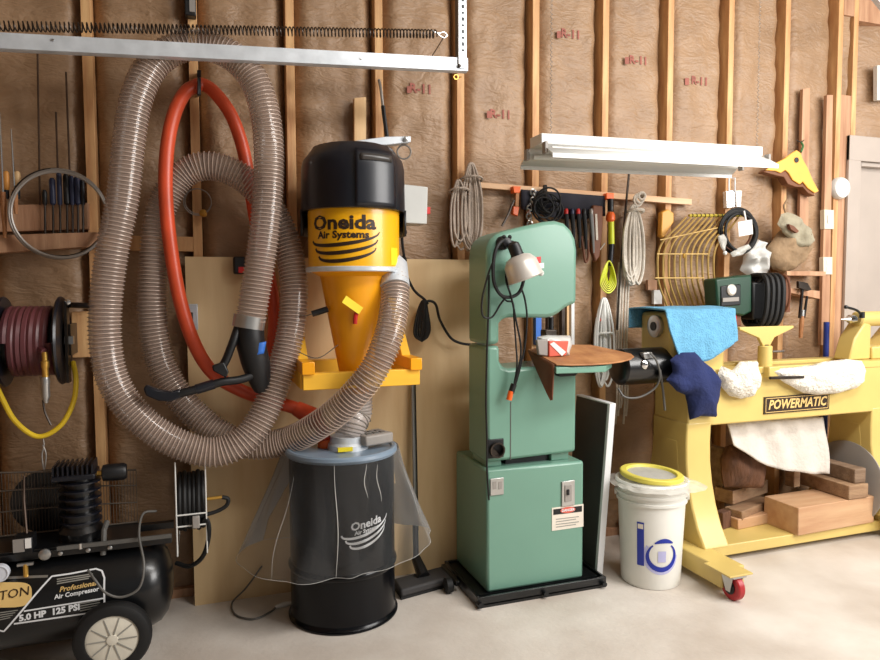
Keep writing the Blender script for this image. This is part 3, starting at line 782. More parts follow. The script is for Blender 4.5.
nz.build('nozzle', 'blue_black', vac, bevel=.006)
q = W(258, 350, -.425)
tp = B().grid(4, 4, lambda u, v: W(252+13*u+2.5*(1-v)-1.2, 344+12*v-2.5*u, -.36-.0565*math.cos((u-.62)*1.3)))
tp.build('tape', 'bright_blue', vac, thick=.002)
# little coil of wire on the stud
lw = thing('wire_ring', 'small ring of wire with a brass tag hanging on a stud', 'wire', W(197, 219, -.03))
c = W(197.5, 202, -.03)
B().ring(c, (0, 1, 0), .056, .0025, 36, 6).build('ring', 'grey_wire', lw)
B().ring(c+Vector((.003, -.005, .002)), (.05, 1, 0), .053, .002, 36, 6).build('ring', 'grey_wire', lw)
q = W(203, 213, -.04); B().lathe(q, (.5, -1, -.6), [(-.016, .010), (0, .017), (.016, .012), (.024, .006)], 12).build('brass_tag', 'brass', lw)
# outlet in the plywood edge
ob = thing('outlet_box', 'metal outlet box let into the plywood edge behind the orange hose', 'outlet', W(190, 330, -.06))
q = W(191, 317, -.06)
B().box((q.x-.03, -.068, q.z-.055), (q.x+.028, -.0, q.z+.055)).build('box', 'galv', ob, bevel=.003)
B().box((q.x-.014, -.073, q.z-.04), (q.x+.008, -.066, q.z+.02)).build('socket', 'black_plastic', ob, bevel=.002)
sw_ = W(238, 266, -.06)
b = thing('dark_wall_bracket', 'small black and red bracket on the plywood behind the clear hose', 'bracket', (sw_.x, -.05, sw_.z-.04))
B().box((sw_.x-.02, -.09, sw_.z-.035), (sw_.x+.03, -.03, sw_.z+.04)).build('body', 'black_plastic', b, bevel=.008)
B().box((sw_.x+.0, -.094, sw_.z-.03), (sw_.x+.026, -.088, sw_.z-.005)).build('red_cap', 'red', b)

# ================================================================== CYCLONE DUST COLLECTOR
CY = -.33
cc = W(354, 240, CY); CX = cc.x
zz = lambda py, y=CY: W(354, py, y).z
cyc = thing('dust_collector', 'yellow cyclone dust collector with black fan housing', 'dust collector', (CX, CY, zz(380)))
view = (CAMP-Vector((CX, CY, CAMP.z))); view.z = 0; view.normalize()
zt0, zt1, zt2 = zz(207, CY-.2), zz(152, CY-.2), zz(141, CY-.15)
hs = B().lathe((CX, CY, 0), (0, 0, 1), [(zt0, .19), (zt0, .211), (zt0+.012, .215), (zt1-.03, .212), (zt1-.005, .206), (zt1+.012, .192), (zt2-.004, .165), (zt2+.004, .14), (zt2+.006, .02)], 20, ref=view, phase=.03)
hs.build('fan_housing', 'blue_black', cyc, angle=50)
fp = Vector((-view.y, view.x, 0))
def facet(u, v):
    a = .03+.82*u; d = view*math.cos(a)+fp*math.sin(a)
    z = zt0+.004+(zt1+.012-zt0)*v; r = .219-.001*v if v < .82 else .218-.016*((v-.82)/.18)
    return Vector((CX, CY, z))+d*r
B().grid(14, 12, facet).build('facet_panel', 'blue_black', cyc, thick=.006)
def facet_band(u, v):
    a = .12+.62*u; d = view*math.cos(a)+fp*math.sin(a)
    return Vector((CX, CY, zt1-.03+.025*v))+d*.223
B().grid(10, 1, facet_band).build('facet_band', 'panel_dark', cyc, thick=.004)
# rear shroud
shp = B()
n = 20
def shroud(u, v):
    a = PI*(.47+1.06*u); d = view*math.cos(a)+fp*math.sin(a)
    p = Vector((CX, CY, 0))+d*.212; p.z = zz(236)+(zt0+.01-zz(236))*v; return p
shp.grid(20, 2, shroud).build('rear_shroud', 'black_plastic', cyc, thick=.012)
zb0, zb1 = zz(268, CY-.19), zt0+.01
barrel = B().lathe((CX, CY, 0), (0, 0, 1), [(zb0, .188), (zb1, .188)], 64).build('barrel', 'cyclone_yellow', cyc)
B().lathe((CX, CY, 0), (0, 0, 1), [(zb0-.012, .186), (zb0-.012, .197), (zb0-.008, .2), (zb0+.004, .2), (zb0+.008, .197), (zb0+.008, .186)], 64, cap=False).build('clamp_ring', 'galv', cyc)
zc0 = zz(380)
B().lathe((CX, CY, 0), (0, 0, 1), [(zc0-.06, .06), (zc0, .062), (zb0-.03, .142), (zb0-.006, .186)], 56).build('cone', 'amber', cyc)
def cyl_map(c, r, z, a0, view=view, tilt=0.0, e=.0015):
    s_ = Vector((-view.y, view.x, 0))
    def fn(x, y):
        a = a0+x/r; d = view*math.cos(a)+s_*math.sin(a); return Vector((c[0], c[1], z+y+tilt*x))+d*(r+e)
    return fn
ang = lambda px, r, c=CX, y=CY: math.asin(max(-1, min(1, ((W(px, 260, y)-W(354, 260, y)).x)/r)))*1.0
zl = lambda py: W(354, py, CY-.188).z
m1 = cyl_map((CX, CY), .188, zl(222.5), ang(342.5, .19))
lettering('Oneida', .076, m1, 'black_print', barrel, bold=.035, sx=1.22, spacing=1.0)
m2 = cyl_map((CX, CY), .188, zl(234.5), ang(342.5, .19))
lettering('Air Systems', .039, m2, 'black_print', barrel, bold=.035, sx=1.16)
def swoosh(fn, w, h, drop, wid, mat, parent, rightlift=0.3, shift=0.0):
    pts = []; ws = []
    for k in range(41):
        t = k/40; x = -w+2*w*t+shift
        y = -h*math.sqrt(max(0, 1-(2*t-1)**2))*.9+rightlift*h*t+drop
        pts.append((x, y)); ws.append(wid*(.25+.75*math.sin(PI*min(1, .1+t*.9))**.6))
    return strip(pts, ws, fn).build('swoosh', mat, parent, recalc=False)
for k in range(3):
    swoosh(m2, .150-.014*k, .036, -.020-.031*k, .015, 'black_print', barrel, .9, .006*k+.004)
lab = cyl_map((CX, CY), .188, zl(254), ang(392, .19))
B().grid(4, 2, lambda u, v: lab(-.028+.056*u, -.04+.07*v)).build('sticker', 'lemon', barrel)
# inlet collar
qi, qj = W(393, 268, -.38), W(394.5, 288, -.435)
B().tube([qi+Vector((-.03, .03, .03)), qi, qj], .063, 24).build('inlet', 'galv', cyc)
# clip label and red tie on the cone
q0 = W(344, 299, -.47); q1 = W(361, 311, -.46)
B().bar(q0, q1, .003, .032, (0, 0, 1)).build('yellow_tag', 'lemon', cyc)
B().tube(spline(WP([(360, 309, -.45), (356, 315, -.45), (355, 324, -.45)]), 4), .009, 8).build('red_tie', 'red', cyc)
B().ring(W(364, 290, -.435), (0, 1, .3), .022, .005, 20, 8, 0, PI).build('lift_handle', 'amber', cyc)
B().cyl(W(312, 314, -.36), W(328, 309, -.37), .0125, 12).build('sensor', 'black_plastic', cyc)
B().tube(spline(WP([(312, 314, -.36), (304, 316, -.34), (296, 314, -.30)]), 5), .002, 5).build('sensor_wire', 'conduit_grey', cyc)
# yellow wall bracket
ya = -.455
zf = (zz(388, ya)+zz(372, ya))/2
xL, xR = W(303, 382, ya).x, W(420, 375, ya).x
brk = B().box((xL, ya-.0, zf-.033), (xR, ya+.04, zf+.033)).build('bracket_front', 'bracket_yellow', cyc, bevel=.003)
B().box((xL-.005, ya+.04, zf-.033), (xL+.035, -.058, zf+.033)).build('bracket_side', 'bracket_yellow', cyc, bevel=.003)
B().box((xR-.04, ya+.04, zf-.033), (xR, -.058, zf+.033)).build('bracket_side', 'bracket_yellow', cyc, bevel=.003)
for x in (xL+.02, xR-.02):
    B().bar((x, ya+.1, zf+.02), (x, -.065, zf+.33), .035, .04, (1, 0, 0)).build('bracket_brace', 'bracket_yellow', cyc, bevel=.003)
B().box((xL+.035, -.12, zf-.02), (xR-.04, -.06, zf+.05)).build('bracket_back', 'bracket_yellow', cyc, bevel=.003)
for x in (xL+.02, xR-.02):
    B().obox((x+.0, -.30, zf+.055), (1, 0, .0), (0, 1, 0), (0, 0, 1), (.05, .34, .05)).build('bracket_rail', 'amber', cyc, bevel=.003)
# wires for the cone
B().tube(spline(WP([(298, 352, -.36), (318, 358, -.40), (338, 345, -.42)]), 6), .002, 5).build('tie_wire', 'conduit_grey', cyc)

# short hose from the cone to the drum
DX, DY, DR, DH = .538, -.35, .222, .698
sh = thing('drop_hose', 'short clear ribbed hose between the cyclone cone and the drum lid', 'hose', (DX+.02, DY, DH))
pth = spline([(CX, CY, zc0-.05), (CX-.0, CY, zc0-.14), (DX+.045, DY, DH+.10), (DX+.025, DY-.01, DH+.045)], 10)
B().tube(pth, .066, 20, cap=False).build('clear_wall', 'dusty_hose', sh)
B().tube(helix(pth, .068, .014, 18), .0022, 5, cap=False).build('wire_helix', 'grey_wire', sh)
# ================================================================== DRUM
drum = thing('steel_drum', 'black steel dust drum with a pale blue lid ring', 'drum', (DX, DY, 0))
dv = (CAMP-Vector((DX, DY, CAMP.z))); dv.z = 0; dv.normalize()
pf = [(0, .20), (.0, .222), (.012, .226), (.02, .219), (.03, .217), (.205, .217), (.213, .224), (.221, .226), (.229, .224), (.237, .217), (DH-.02, .217)]
body = B().lathe((DX, DY, 0), (0, 0, 1), pf, 64).build('body', 'drum_black', drum)
B().lathe((DX, DY, DH), (0, 0, 1), [(-.022, .216), (-.022, .228), (-.012, .232), (.0, .229), (.006, .222), (.004, .21), (-.006, .205), (-.006, .01)], 64).build('lid_ring', 'rim_blue', drum)
B().lathe((DX+.025, DY-.01, DH-.006), (0, 0, 1), [(0, .085), (.02, .083), (.03, .074), (.055, .072)], 32).build('lid_collar', 'galv', drum)
q = W(345, 450, DY-.09); B().box((q.x-.03, DY-.10, DH+.0), (q.x+.03, DY-.085, DH+.016)).build('yellow_sticker', 'lemon', drum)
B().ring((DX, DY, .006), (0, 0, 1), .224, .005, 64, 6).build('bottom_chime', 'drum_black', drum)
dm = cyl_map((DX, DY), .217, W(364, 523, DY-.2).z, math.asin((W(365, 523, DY-.19).x-W(341, 523, DY-.19).x)/.217)+.0, dv, tilt=.10)
lettering('Oneida', .044, dm, 'white_print', body, bold=.03, sx=1.05)
def dm2(x, y): return dm(x, y-.027)
lettering('Air Systems', .021, dm2, 'white_print', body, bold=.035, sx=1.05)
for k in range(3):
    swoosh(dm, .105-.012*k, .034, -.026-.022*k, .011, 'white_print', body, .9, .004*k)
# clear bag draped over the drum
bag = B(); nu, nv = 96, 22
def bagf(u, v):
    a = 2*PI*u; d = dv*math.cos(a)+Vector((-dv.y, dv.x, 0))*math.sin(a)
    # a>0: to the door side, a<0: to the compressor side
    left = max(0, math.sin(-a)); rgt = max(0, math.sin(a)); front = max(0, math.cos(a))
    flare = .008 + .020*v + v**1.1*(.165*left**1.2+.11*rgt**1.8)
    ln = .445-.06*rgt**2-.005*left
    zz_ = DH-.005-ln*v
    w = (.006+.016*v)*noise.noise(Vector((math.cos(a)*4.2, math.sin(a)*4.2, v*1.6)))+.007*v*math.sin(a*11+4*noise.noise(Vector((a*1.5, v*2, 3))))
    r = .232+flare+max(-.01-.01*v, w)
    p = Vector((DX, DY, zz_+.003*math.sin(a*5)*v))+d*max(.2305, r)
    p.y = min(p.y, -.118+.02*v*noise.noise(Vector((a*3, v, 7)))); return p
bag.grid(nu, nv, bagf)
bagt = thing('plastic_bag', 'clear plastic bag draped over the black drum', 'bag', (DX, DY, DH-.44))
bag.build('film', 'clear_bag', bagt, angle=60)
B().tube([bagf(k/96, 1.0) for k in range(96)], .0007, 5, closed=True).build('hem', 'poly_bag', bagt)
for uu, v0, v1, rr in ((.985, .02, 1.0, .0018), (.87, .15, 1.0, .0007), (.06, .04, .34, .0018), (.095, .06, .40, .0018), (.20, .1, .8, .0007)):  # seam and folds; the short pale tubes are highlights modelled onto the film
    B().tube([bagf(uu+.004*math.sin(k*.35+uu*30), v0+(v1-v0)*k/16)+dv*.002 for k in range(17)], [rr*(.25+.75*math.sin(PI*(k+.5)/17)) for k in range(17)], 5).build('fold_glint', 'poly_bag', bagt)
# grey remote box on the lid
q = G(377, 437, DH+.03)
bx = thing('control_box', 'small grey control box lying on the drum lid', 'control box', (q.x, q.y, DH+.008))
ex, ey = Vector((.93, .35, 0.0)), Vector((-.35, .93, 0))
qc = Vector((DX+.125, DY-.03, DH+.034))
B().obox(qc, ex, ey, (0, 0, 1), (.14, .11, .045)).build('case', 'grey_plastic', bx, bevel=.008)
for i in range(3):
    for j in range(2):
        B().obox(qc+ex*(-.035+.035*i)+ey*(-.02+.035*j)+Vector((0, 0, .0225)), ex, ey, (0, 0, 1), (.022, .02, .006)).build('button', 'conduit_grey', bx)
# cable + plug on the floor
cb = thing('floor_cable', 'thin grey cable with a white plug lying on the floor beside the drum', 'cable', G(262, 610))
B().tube(spline([W(262, 566, -.12), G(246, 588, .06), G(232, 603, .006), G(236, 615, .006), G(254, 619, .006), G(270, 612, .006), G(277, 606, .007)], 8), .004, 6).build('cable', 'conduit_grey', cb)
B().tube([G(275, 607, .008), G(284, 604.5, .01), G(293, 602.5, .008)], [.007, .011, .006], 10).build('plug', 'white_enamel', cb)

# box, rod and straps right of the cyclone
el = thing('electrical_box', 'light grey electrical box on the side of the fan housing', 'electrical box', W(416, 223, -.2))
B().slab([(403, 184), (428, 187), (427, 224), (403, 223)], -.24, .12).build('case', 'box_grey', el, bevel=.004)
q = W(415, 200, -.12); B().box((q.x-.05, -.13, q.z-.03), (q.x+.03, .0, q.z+.03)).build('wall_mount', 'dark_steel', el, bevel=.003)
B().slab([(426.5, 207), (430.5, 207), (430.5, 214), (426.5, 214)], -.2, .03).build('red_button', 'red', el, bevel=.002)
st = thing('steel_bar', 'flat galvanized bar lying over the fan housing', 'bar', W(392, 145, -.25))
B().slab([(352, 141), (386, 136.5), (411, 136), (411, 142), (386, 145), (352, 145)], -.26, .06).build('bar', 'galv', st, bevel=.003)
q = W(406, 139, -.265); B().lathe(q, (0, -1, 0), [(0, .012), (.006, .012), (.009, .005)], 12).build('bolt', 'steel', st)
rd = thing('hanging_rod', 'black rod with a steel hook hanging on a stud above the fan housing', 'rod', W(386, 136, -.05))
B().tube(WP([(383, 106, -.05), (384, 115, -.055), (387, 137, -.07)]), .010, 8).build('rod', 'black_plastic', rd)
B().tube(spline(WP([(379, 80, -.02), (381, 90, -.04), (383, 108, -.05)]), 5), .007, 8).build('hook', 'grey_wire', rd)
B().ring(W(404, 152, -.23), (.4, 1, 0), .03, .004, 24, 6).build('wire_loop', 'grey_wire', st)
# power cord
pc_ = thing('power_cord', 'black power cord of the dust collector tied in a bundle on the plywood', 'power cord', W(424, 342, -.1))
B().tube(spline(WP([(403, 222, -.2), (402, 240, -.16), (404, 258, -.12), (401, 262, -.12), (405, 272, -.12), (414, 290, -.11), (424, 299, -.11), (428, 304, -.11)]), 6), .0065, 7).build('cord', 'black_rubber', pc_)
B().ring(W(403, 232, -.18), (0, 1, 0), .014, .005, 16, 6).build('knot', 'black_rubber', pc_)
B().ring(W(403, 260, -.12), (0, 1, 0), .014, .005, 16, 6).build('knot', 'black_rubber', pc_)
for k in range(5):
    o = (k-2)*2.0
    B().tube(spline(WP([(424+o*.3, 301, -.11-.004*k), (421+o*.8, 312, -.115-.004*k), (419+o*1.2, 332, -.12), (422+o*.8, 341-abs(o)*.6, -.12), (426+o*.9, 330, -.125), (426+o*.3, 310, -.12)]), 6, True), .006, 6, closed=True).build('bundle_loop', 'black_rubber', pc_)
B().tube(spline(WP([(424, 303, -.12), (430, 301, -.12), (436, 305, -.12), (440, 320, -.12), (450, 337, -.12), (460, 343, -.12), (473, 345, -.12)]), 6), .0065, 7).build('cord', 'black_rubber', pc_)
# broom
br = thing('floor_brush', 'wide grey floor brush with a thin steel handle leaning on the plywood', 'broom', (.93, -.2, 0))
h0, h1 = W(412.5, 380, -.09), Vector((.935, -.19, .07))
h1 = W(416, 558, -.18)
B().cyl(h0, h1, .0085, 10).build('handle', 'steel', br)
B().cyl(h0+Vector((.012, .004, 0)), h0.lerp(h1, .85)+Vector((.012, .004, 0)), .005, 8).build('pull_rod', 'black_plastic', br)
B().cyl(h0.lerp(h1, .80), h1, .014, 12).build('socket', 'black_plastic', br)
a, b_ = G(397, 588, .03), G(449, 574, .03)
hd = B().obox((a+b_)/2, b_-a, (0, 1, 0), (0, 0, 1), ((b_-a).length, .13, .035)); 
hd.build('head', 'broom_grey', br, bevel=.01)
B().tube([h1, (a+b_)/2+Vector((0, 0, .02))], [.022, .03], 10).build('swivel', 'black_plastic', br)
B().obox((a+b_)/2-Vector((0, 0, .0235)), b_-a, (0, 1, 0), (0, 0, 1), ((b_-a).length*.98, .12, .012)).build('bristles', 'black_rubber', br)

# ================================================================== BAND SAW
saw = thing('band_saw', 'green band saw on a cabinet stand and black mobile base', 'band saw', (1.37, -.3, 0))
FY = -.48
up_poly = [(487, 345.5), (487, 256), (488, 247), (491, 239.5), (497, 234), (505, 231), (525, 226), (545, 221.5), (556, 220.5), (565, 223), (572, 230), (576, 239), (577.5, 250), (577, 304), (572, 305), (566, 308), (560, 313), (554, 316.5), (547, 318), (510, 317.5), (503, 319), (500, 324), (500, 344)]
B().slab(up_poly, FY, .22).build('upper_housing', 'saw_green', saw, bevel=.018)
lo_poly = [(487, 347), (500, 345.5), (500, 361), (503, 367), (509, 369), (577, 363), (576, 452), (487, 463)]
lowh = B().slab(lo_poly, FY, .22).build('lower_housing', 'saw_green', saw, bevel=.015)
B().slab([(510.5, 402), (511.2, 402), (511, 460), (510.3, 460)], FY-.002, .003).build('door_seam', 'conduit_grey', saw)
bx0, bx1 = W(487, 470, -.5).x, W(584, 465, -.5).x
zb = .578
cab = B().box((bx0, -.5, .04), (bx1, -.12, zb)).build('cabinet', 'saw_green', saw, bevel=.012)
B().box((bx0+.02, FY+.03, zb), (bx0+.09, FY+.20, zb+.036)).build('spacer', 'saw_green', saw, bevel=.004)
B().box((bx1-.14, FY+.03, zb), (bx1-.05, FY+.20, zb+.045)).build('spacer', 'saw_green', saw, bevel=.004)
B().box((bx0+.12, FY+.05, zb), (bx1-.14, FY+.18, zb+.04)).build('spacer', 'black_plastic', saw)
# dust port
q = W(496, 449.5, FY)
B().slab([(488, 440), (504, 438.5), (504, 457), (488, 459)], FY-.006, .01).build('port_plate', 'black_plastic', saw, bevel=.003)
B().lathe(q, (0, -1, 0), [(.004, .034), (.022, .034), (.022, .028), (.006, .026), (.006, .002)], 24).build('dust_port', 'dark_steel', saw)
# plates and the warning label on the cabinet
def plate(px, y, d, name, mat, bevel=.002): return B().slab(px, y, d).build(name, mat, saw, bevel=bevel)
plate([(490.5, 479), (504, 477.5), (504, 494.5), (490.5, 496)], -.506, .01, 'switch_plate', 'steel')
for x_ in (493, 498.5): plate([(x_, 482), (x_+3.5, 481.6), (x_+3.5, 489), (x_, 489.5)], -.508, .004, 'rocker', 'grey_plastic', 0)
plate([(562, 482), (575, 480), (575, 505), (562, 507)], -.507, .012, 'switch_plate', 'steel')
plate([(565, 485.5), (572, 484.5), (572, 501), (565, 502.5)], -.511, .006, 'switch_box', 'grey_plastic')
plate([(567.5, 490), (569.5, 489.7), (569.5, 495), (567.5, 495.3)], -.518, .01, 'toggle', 'black_plastic', 0)
wl_ = plate([(552, 508), (583.5, 504), (583.5, 526.5), (552, 531)], -.502, .003, 'warning_label', 'label_white', 0)
B().slab([(553.5, 509.5), (582, 505.8), (582, 511.5), (553.5, 515)], -.5035, .002).build('label_header', 'black_plastic', wl_)
q = W(568, 510, -.5045)
ovv = [(568+7.5*math.cos(t*PI/10), 510-.12*7.5*math.cos(t*PI/10)+3*math.sin(t*PI/10)) for t in range(20)]
B().slab(ovv, -.5052, .001).build('label_oval', 'label_red', wl_)
lettering('DANGER', .016, flat_map((q.x, -.506, q.z), (1, 0, 0), (0, 0, 1)), 'white_print', wl_, bold=.03)
for k in range(4):
    B().slab([(556, 519+k*2.6), (579-3*(k % 2), 516.2+k*2.6), (579-3*(k % 2), 516.9+k*2.6), (556, 519.7+k*2.6)], -.5035, .001).build('label_line', 'grey_print', wl_)
# mobile base
mx0, mx1 = G(477, 608).x, G(602, 584).x
my0, my1 = -.545, -.135
B().box((mx0, my0, .0), (mx1, my0+.012, .048)).build('base_rail', 'black_paint', saw, bevel=.002)
B().box((mx0, my0, .012), (mx1, my0+.045, .018)).build('base_ledge', 'black_paint', saw)
B().box((mx0, my0+.012, .0), (mx0+.012, my1, .048)).build('base_rail', 'black_paint', saw, bevel=.002)
B().box((mx1-.012, my0+.012, .0), (mx1, my1, .048)).build('base_rail', 'black_paint', saw, bevel=.002)
B().box((mx0, my1, .0), (mx1, my1+.012, .048)).build('base_rail', 'black_paint', saw, bevel=.002)
B().box((mx0+.02, my0+.04, .012), (mx1-.02, my1, .04)).build('base_tray', 'black_paint', saw)
q = G(540, 595, .03)
for x in (mx0+.006, (mx0+mx1)/2, mx1-.02):
    B().cyl((x, my0-.02, .022), (x, my0+.01, .022), .012, 12).build('knob_bolt', 'black_plastic', saw)
for (a, b_) in ((G(443, 566, .05), G(458, 584, .04)), (G(448, 592, .012), G(456, 576, .03))):
    B().bar(a, b_, .02, .022).build('caster_arm', 'black_paint', saw, bevel=.003)
q = G(449, 586, .03); B().lathe((q.x-.02, q.y, .035), (1, 0, 0), [(0, .02), (.004, .033), (.03, .033), (.034, .02)], 18).build('caster_wheel', 'black_rubber', saw)
# table with a rusty leather cover
TZ_ = 1.022
# the table is tipped up slightly at the back
TYF, TYB = -.66, -.28
def yof(py): return TYF+(TYB-TYF)*max(0, min(1, (366-py)/20.0))
GP = lambda l, dz=0.0: [W(x_, y_, yof(y_))+Vector((0, 0, dz)) for x_, y_ in l]
tx0 = GP([(556, 366)])[0].x
B().prism(GP([(556, 366), (606, 364.5), (612, 360), (592, 350), (545, 353)], -.034), (0, 0, .028)).build('table', 'saw_green', saw, bevel=.004)
B().slab([(557, 369), (583, 368), (576, 376), (560, 377)], -.52, .12).build('trunnion', 'black_plastic', saw, bevel=.006)
# guide post + blade in the throat
B().cyl(W(551, 317, -.42), W(551, 338, -.42), .012, 12).build('guide_post', 'black_plastic', saw)
B().slab([(545.5, 330), (557, 329.5), (557, 338), (545.5, 339)], -.45, .05).build('blade_guide', 'dark_steel', saw, bevel=.004)
B().slab([(549.5, 316), (552.5, 316), (552.5, 366), (549.5, 366)], -.425, .0015).build('blade', 'steel', saw)
# lamp on the saw
lampg = B().tube(spline(WP([(508, 243, -.49), (504, 240, -.53), (497, 247, -.55), (493.5, 262, -.55), (494, 282, -.55), (501, 295, -.55), (511, 297, -.54), (520, 291, -.54), (524, 275, -.55), (520, 262, -.56), (519, 255, -.57)]), 8), .0075, 9)
lamp = thing('work_lamp', 'clamp-on work lamp with a pale metal shade and black flexible neck on the saw', 'lamp', W(506, 250, -.49))
lampg.build('flexible_neck', 'black_rubber', lamp)
q = W(503, 243, -.49)
B().lathe((q.x, FY, q.z), (0, -1, 0), [(0, .03), (.012, .03), (.02, .022), (.055, .020), (.06, .01)], 18).build('mount', 'black_plastic', lamp)
for k in range(6):
    t = k*PI/3; B().ball((q.x+.004+.026*math.cos(t), FY-.04, q.z+.026*math.sin(t)), .010, 8).build('wing_knob', 'black_plastic', lamp)
sc_ = W(515, 249, -.57); ax = Vector((.30, -.10, -.85)).normalized()
B().lathe(sc_, ax, [(-.03, .012), (-.022, .024), (.0, .027), (.022, .027), (.03, .03)], 20).build('socket', 'black_plastic', lamp)
for k in range(8):
    t = k*PI/4; B().ring(sc_+ax*.012, (math.cos(t), math.sin(t), .3), .024, .003, 12, 5, 0, PI).build('cooling_rib', 'black_plastic', lamp)
sp = B().lathe(sc_+ax*.028, ax, [(0, .028), (.010, .052), (.035, .070), (.10, .076), (.103, .079), (.105, .076), (.08, .069), (.03, .055)], 32, cap=False)
sp.build('shade', 'shade_metal', lamp)
B().ball(sc_+ax*.085, .048, 14).build('bulb', 'white_enamel', lamp)
B().ball(W(541, 273, -.60), .013, 10).build('shade_knob', 'white_enamel', lamp)
plate([(527, 258), (541, 256.5), (541, 263), (527, 264)], FY-.003, .004, 'red_sticker', 'red', 0)
plate([(536, 263.5), (544, 262.8), (544, 268), (536, 269)], FY-.003, .004, 'white_sticker', 'paper', 0)
# hanging cables from the lamp
cab_ = thing('lamp_cable', 'black lamp cables hanging in front of the saw throat with an orange plug end', 'cable', W(512, 400, -.52))
for l in ([(493, 262, -.555), (488, 275, -.54), (482, 300, -.53), (483, 316, -.53), (492, 317, -.53), (500, 305, -.54), (506, 297, -.55)],
          [(489, 275, -.53), (488.5, 310, -.52), (487, 350, -.52), (486, 400, -.52), (487, 440, -.52), (487, 470, -.52), (489, 500, -.52)],
          [(502, 297, -.545), (507, 301, -.53), (513, 303, -.53), (514, 318, -.53), (516, 345, -.53), (517, 365, -.53), (514, 385, -.52)],
          [(522, 290, -.54), (525, 300, -.53), (527, 318, -.53), (525, 345, -.53), (520, 368, -.53), (515, 386, -.52)],
          [(507, 262, -.55), (506, 280, -.55), (511, 296, -.55), (516, 320, -.54), (521, 350, -.54), (517, 375, -.53), (512, 390, -.53)],
          [(512, 256, -.56), (509, 270, -.56), (508, 285, -.55), (512, 300, -.54)]):
    B().tube(spline(WP(l), 7), .0042, 6).build('cable', 'black_rubber', cab_)
B().cyl(W(514, 384, -.52), W(511, 393, -.52), .013, 12).build('plug', 'black_plastic', cab_)
B().cyl(W(511, 391, -.522), W(509, 400, -.522), .012, 12).build('orange_tip', 'orange', cab_)
# leather cover
lc = thing('leather_sheet', 'rusty brown leather sheet laid over the band saw table with a drooping corner', 'leather', (tx0+.2, -.5, TZ_))
cvp = GP([(528, 351), (540, 357), (553, 364), (556, 365.5), (572, 366), (592, 365.5), (608, 364.5), (622, 362.5), (631, 360), (634, 357.5), (631, 355), (618, 352), (600, 348), (590, 346), (565, 346), (545, 347)])
B().prism(cvp, (0, 0, .007)).build('sheet', 'rust_leather', lc, bevel=.002)
e0, e1 = GP([(528, 351), (554, 365)], .003); e2 = W(552.5, 400, e1.y)
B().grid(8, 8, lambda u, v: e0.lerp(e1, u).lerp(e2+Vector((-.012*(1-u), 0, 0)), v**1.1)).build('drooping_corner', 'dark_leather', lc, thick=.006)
# parcel on the table
pk = thing('parcel', 'small crumpled red and white packet on the leather sheet', 'packet', W(555, 358, -.5))
B().puff([(537, 337), (546, 335), (570, 335.5), (571.5, 344), (568, 356), (555, 358), (540, 356)], -.47, .05, .05, amp=.012, fs=30).build('bag', 'poly_bag', pk)
q = [(552, 345), (556, 342), (567, 353), (563, 356)]
B().slab([(549, 341), (569, 341), (566.5, 355.5), (549, 357)], -.525, .02).build('red_wrap', 'label_red', pk, bevel=.004)
B().slab([(550, 344), (554, 342), (566, 352), (562, 356)], -.5275, .004).build('white_stripe', 'paper', pk)
B().slab([(537, 340), (548, 339), (548, 356), (539, 355)], -.52, .02).build('grey_wrap', 'grey_plastic', pk, bevel=.004)

# panel standing beside the saw
pn = thing('framed_panel', 'dark panel with a white front edge standing beside the band saw', 'panel', (1.75, -.33, 0))
tl, tr, bt = W(580, 394, -.16), W(610.5, 405, -.46), G(597.5, 571, .0)
ptop = tr.z; py0, py1 = -.46, -.16
xt, xb2 = tr.x, W(597, 566, -.46).x
B().prism([(xb2, py0+.02, 0), (xb2, py1, 0), (xt, py1, ptop), (xt, py0+.02, ptop)], (.022, 0, 0)).build('face', 'panel_dark', pn)
B().prism([(xb2-.003, py0, 0), (xb2+.03, py0, 0), (xt+.03, py0, ptop+.006), (xt-.003, py0, ptop+.006)], (0, .02, 0)).build('front_edge', 'panel_white', pn, bevel=.002)
B().prism([(xt-.003, py0+.02, ptop), (xt+.03, py0+.02, ptop), (xt+.03, py1, ptop), (xt-.003, py1, ptop)], (0, 0, .006)).build('top_edge', 'panel_white', pn)

# ================================================================== BUCKET
BX, BY = 1.945, -.535
bk = thing('plastic_bucket', 'white plastic bucket with blue printing standing by the lathe leg', 'bucket', (BX, BY, 0))
bv = (CAMP-Vector((BX, BY, CAMP.z))); bv.z = 0; bv.normalize()
zl_ = W(650, 492, BY-.15).z
prf = [(0, .118), (.002, .130), (.012, .133), (zl_-.085, .150), (zl_-.083, .158), (zl_-.072, .158), (zl_-.070, .151), (zl_-.052, .152), (zl_-.05, .160), (zl_-.040, .160), (zl_-.038, .153), (zl_-.022, .154), (zl_-.02, .162), (zl_-.002, .163), (zl_, .158)]
bbody = B().lathe((BX, BY, 0), (0, 0, 1), prf, 56).build('body', 'bucket_white', bk)
B().lathe((BX, BY, zl_), (0, 0, 1), [(-.004, .12), (-.004, .164), (.006, .166), (.014, .160), (.012, .15), (.006, .145), (.006, .01)], 56).build('lid', 'bucket_white', bk)
for s_ in (-1, 1):
    d = Vector((-bv.y, bv.x, 0))*s_
    B().lathe(Vector((BX, BY, zl_-.06))+d*.152, d, [(0, .018), (.012, .018), (.014, .012)], 14).build('handle_lug', 'bucket_white', bk)
bs_ = Vector((-bv.y, bv.x, 0))
def bmap(px, py):
    a0 = math.asin(max(-1, min(1, (px-650)/34.5))); z0 = W(px, py, BY-.14*math.cos(a0)).z
    def fn(x, y):
        z = z0+y; r = .133+(.150-.133)*z/(zl_-.085)+.0015; a = a0+x/r
        return Vector((BX, BY, z))+(bv*math.cos(a)+bs_*math.sin(a))*r
    return fn
f1 = bmap(639.5, 549)
hgt = .20
